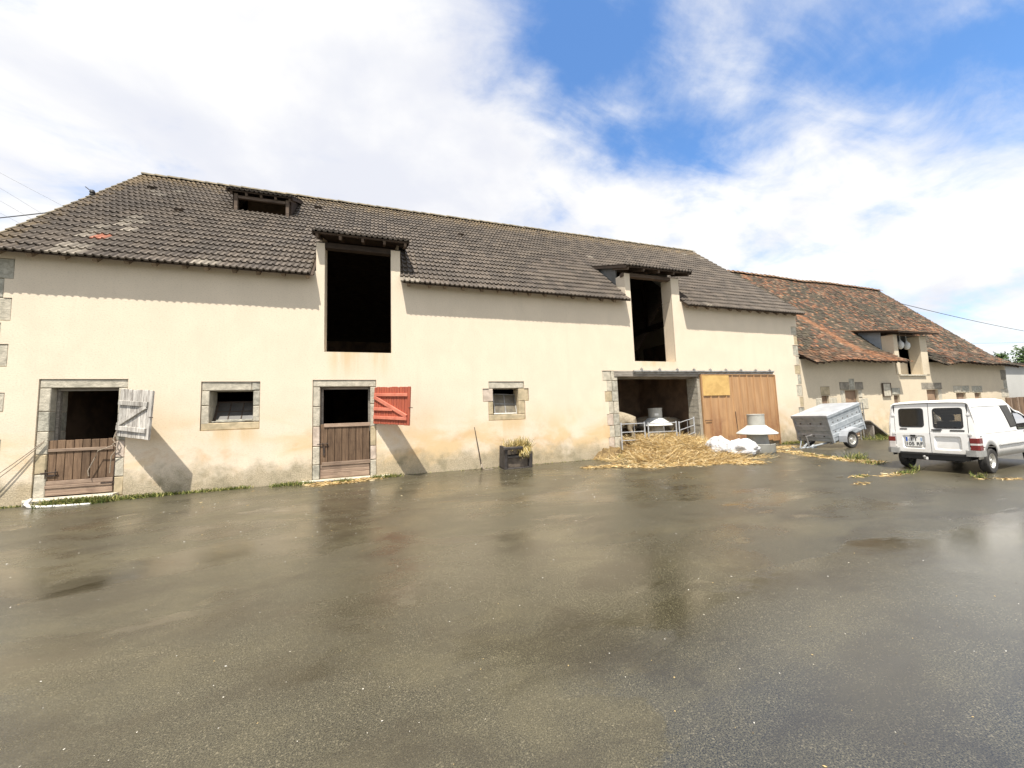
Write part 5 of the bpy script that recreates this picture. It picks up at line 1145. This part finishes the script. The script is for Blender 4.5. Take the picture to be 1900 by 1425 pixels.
# rear shell frame round the doors
mb = MB()
zs_ = [.44, .62, .9, 1.2, 1.5, 1.60, 1.66, 1.70]
for sg in (-1, 1):
    for a, c in zip(zs_, zs_[1:]):
        mb.add([(rx(a) + .004, sg * .665, a), (rx(a) + .004, sg * (hw(a, 1.7) - .03), a), (rx(c) + .004, sg * (hw(c, 1.7) - .03), c), (rx(c) + .004, sg * .665, c)], [(0, 1, 2, 3)], True)
        mb.add([(rx(a) + .004, sg * (hw(a, 1.7) - .03), a), (-.60 + .01, sg * (hw(a, 1.7)), a), (-.60 + .01, sg * (hw(c, 1.7)), c), (rx(c) + .004, sg * (hw(c, 1.7) - .03), c)], [(0, 1, 2, 3)], True)
mb.box(-.60, -.585, -.66, .66, .44, .468)
mb.add([(rx(1.715) + .004, -.66, 1.712), (rx(1.715) + .004, .66, 1.712), (-.56, .62, 1.752), (-.56, -.62, 1.752)], [(0, 1, 2, 3)], True)
obj('rear_frame', mb, M['van_paint'], van, sharp=50)
mb = MB(); mb.box(-.585, -.575, -.70, .70, .45, 1.0); mb.box(-.56, -.55, -.007, .007, .45, 1.70); mb.box(-.58, -.57, -.67, -.65, .5, 1.65); mb.box(-.58, -.57, .65, .67, .5, 1.65); obj('seam_backing', mb, M['black_trim'], van)
# fittings on the rear
mb = MB(); mb.bev(-.05 - .19, -.05, 0, 0, 0, 0) if False else None
def rb(name, y0, y1, z0, z1, d, m_, parent):
    mb = MB(); zc = (z0 + z1) / 2; mb.box(rx(zc) - d, rx(zc) + .002, y0, y1, z0, z1); return obj(name, mb, M[m_], parent)
rb('handle', -.22, -.04, 1.035, 1.06, .018, 'black_trim', dr); rb('handle_cup', -.20, -.065, .992, 1.033, .008, 'van_grey', dr); rb('air_vent', -.60, -.36, 1.01, 1.045, .008, 'black_trim', dr); rb('air_vent', .42, .56, 1.045, 1.075, .008, 'black_trim', dl)
rb('plate_lamp', .27, .36, .865, .91, .03, 'black_trim', dl)
np_ = rb('number_plate', .155, .465, .615, .855, -.015, 'label_white', dl)
mb = MB(); mb.box(-.6306, -.6275, .430, .464, .74, .85); obj('plate_band', mb, M['plate_blue'], dl)
mb = MB(); mb.box(-.6306, -.6275, .156, .182, .75, .84); obj('plate_band', mb, M['plate_pale'], dl)
def text(body_, size, y, z, parent, x=-.6308):
    c = bpy.data.curves.new('t', 'FONT'); c.body = body_; c.size = size; c.align_x = 'CENTER'; c.align_y = 'CENTER'; c.offset = .0022; c.extrude = .001
    o = bpy.data.objects.new('t', c); COL.objects.link(o); dg = bpy.context.evaluated_depsgraph_get(); dg.update(); me = bpy.data.meshes.new_from_object(o.evaluated_get(dg)); bpy.data.objects.remove(o)
    me.materials.clear(); me.materials.append(M['text_dark']); t_ = obj('lettering', me, None, parent); t_.location = (x, y, z)
    t_.rotation_euler = (R(90), 0, R(-90)); return t_
text('FT', .125, .305, .795, dl); text('105 RF', .115, .31, .675, dl)
for sg in (-1, 1):
    tl = empty('tail_light', (0, 0, 0), 0, van)
    y0, y1 = (.672, .818)
    for nm, z0, z1, m_ in (('red_lens', .735, .855, 'lens_red'), ('clear_lens', .690, .733, 'lens_white'), ('lower_lens', .575, .688, 'lens_red' if sg < 0 else 'lens_white')):
        mb = MB(); pts = [(-.655, y0), (-.655, y1 - .03), (-.63, y1), (-.47, y1 + .0), (-.47, y1 - .02), (-.60, y0)]
        mb.prism([(x, sg * y) for x, y in pts], 'z', z0, z1); obj(nm, mb, M[m_], tl, fix=True)
for sg in (-1, 1):
    bp = MB(); bp.prism([(x, sg * y) for x, y in ((-.70, .60), (-.70, .76), (-.66, .83), (-.40, .835), (-.40, .80), (-.62, .60))], 'z', .43, .568)
    obj('bumper_end', bp, M['van_grey'], van, fix=True)
mb = MB(); mb.box(-.66, -.60, -.60, .60, .415, .455); obj('bumper_step', mb, M['black_trim'], van)
for sg in (-1, 1):
    for xx in (0, 2.7): mb = MB(); mb.box(xx - .42, xx + .42, min(sg * .48, sg * .55), max(sg * .48, sg * .55), .30, .78); mb.box(xx - .42, xx + .42, min(sg * .551, sg * .755), max(sg * .551, sg * .755), .70, .74); obj('wheel_housing', mb, M['black_trim'], van)
mb = MB(); mb.box(-.5, 3.2, -.47, .47, .27, .36); mb.box(-.62, -.5, -.60, .60, .30, .41); obj('underbody', mb, M['black_trim'], van)
mb = MB(); mb.tube((-.45, .12, .32), (-.70, .12, .33), .022); mb.lathe([(.001, -.03), (.028, -.015), (.03, .01), (.018, .03), (.001, .032)], c=(-.71, .12, .37), n=12); obj('tow_ball', mb, M['galv_dull'], van)
mb = MB(); mb.box(-.70, -.66, .07, .10, .30, .36); obj('tow_socket', mb, M['label_white'], van)
wheel(van, 0, -.72, .29, .165, 1, .60); wheel(van, 0, .72, .29, .165, -1, .60); wheel(van, 2.70, -.70, .29, .165, 1, .60); wheel(van, 2.70, .70, .29, .165, -1, .60)
# side fittings (both sides): quarter window, door glass, rub strip, roof seam, gutter
for sg in (-1, 1):
    def sp2(pts, off): return [(x, sg * (hw(z, 1.7) + off), z) for x, z in pts]
    def skin(poly_l, poly_r, off, name, m_, k=10):      # glass laid on the curved side: left and right edges given as (x, z) pairs top to bottom
        mb = MB(); vs = []
        for a in range(k + 1):
            u = a / k
            for p in (poly_l, poly_r):
                x = p[0][0] * (1 - u) + p[1][0] * u; z = p[0][1] * (1 - u) + p[1][1] * u; vs.append((x, sg * (hw(z, 1.7) + off), z))
        mb.add(vs, [(2 * a, 2 * a + 1, 2 * a + 3, 2 * a + 2) for a in range(k)], True); return obj(name, mb, m_, van)
    skin(((1.02, 1.60), (1.25, 1.03)), ((1.50, 1.60), (1.66, 1.05)), .004, 'window_seal', M['black_trim'])
    skin(((1.05, 1.575), (1.275, 1.06)), ((1.485, 1.575), (1.625, 1.075)), .008, 'quarter_window', M['pane_dark'])
    dpts = [(1.60, 1.40), (1.98, 1.38), (2.30, 1.27), (2.58, .98), (1.66, .98)]
    skin(((1.60, 1.40), (1.66, .98)), ((2.05, 1.37), (2.58, .98)), .002, 'door_glass', M['glass'])
    mb = MB(); mb.path([(x, sg * (hw(z, 1.7) + .004), z) for x, z in dpts + [dpts[0]]], .014, 6); obj('door_glass_seal', mb, M['black_trim'], van)
    mb = MB(); mb.path([(.44 + .2 * i, sg * .818, .64) for i in range(10)], .016, 6); mb.path([(-.46, sg * .818, .64), (-.42, sg * .818, .64)], .016, 6); obj('rub_strip', mb, M['van_grey'], van)
    mb = MB(); mb.path([(-.54 + .2 * i, sg * (hw(1.60, 1.7) + .006), 1.60) for i in range(11)], .009, 5); obj('roof_gutter', mb, M['van_paint'], van)
    mb = MB(); mb.path([(-.30 + .2 * i, sg * (hw(.955, 1.7) + .001), .955) for i in range(14)], .006, 5); obj('body_crease', mb, M['van_paint'], van)
    mb = MB(); mb.box(-.50, -.46, min(sg * .80, sg * .806), max(sg * .80, sg * .806), .88, .905); obj('side_button', mb, M['black_trim'], van)
    mb = MB(); mb.box(2.0, 2.14, min(sg * .797, sg * .815), max(sg * .797, sg * .815), .90, .925); obj('door_handle', mb, M['black_trim'], van)
mb = MB(); mb.add([(2.36, -.60, 1.345), (2.36, .60, 1.345), (2.80, .62, 1.005), (2.80, -.62, 1.005)], [(0, 1, 2, 3)]); obj('windscreen', mb, M['glass'], van)
mb = MB(); mb.box(-.55, 1.6, -.74, .74, .46, .48); mb.box(2.5, 2.6, -.7, .7, .5, .98); obj('load_floor', mb, M['van_inside'], van)
for y in (-.36, .36):
    mb = MB(); mb.bev(1.45, 1.60, y - .22, y + .22, .6, 1.18, .03); mb.box(1.6, 2.05, y - .22, y + .22, .55, .72); mb.bev(1.44, 1.56, y - .12, y + .12, 1.19, 1.36, .03); obj('seat', mb, M['van_inside'], van)
mb = MB(); mb.M = Matrix.Translation((2.2, .36, .98)) @ Matrix.Rotation(R(65), 4, 'Y'); mb.lathe([(.17, -.012), (.19, 0), (.17, .012), (.155, 0), (.17, -.012)], n=24); obj('steering_wheel', mb, M['black_trim'], van)
for sg in (-1, 1):
    mb = MB(); mb.box(3.36, 3.44, min(sg * .40, sg * .62), max(sg * .40, sg * .62), .64, .78); obj('headlight', mb, M['lens_white'], van)
mb = MB(); mb.bev(3.36, 3.52, -.74, .74, .40, .56, .02); obj('front_bumper', mb, M['van_grey'], van)
for sg in (-1, 1):
    mb = MB(); mb.box(2.36, 2.46, min(sg * .82, sg * .98), max(sg * .82, sg * .98), 1.0, 1.12); mb.tube((2.42, sg * .76, 1.0), (2.42, sg * .86, 1.04), .015); obj('door_mirror', mb, M['black_trim'], van)
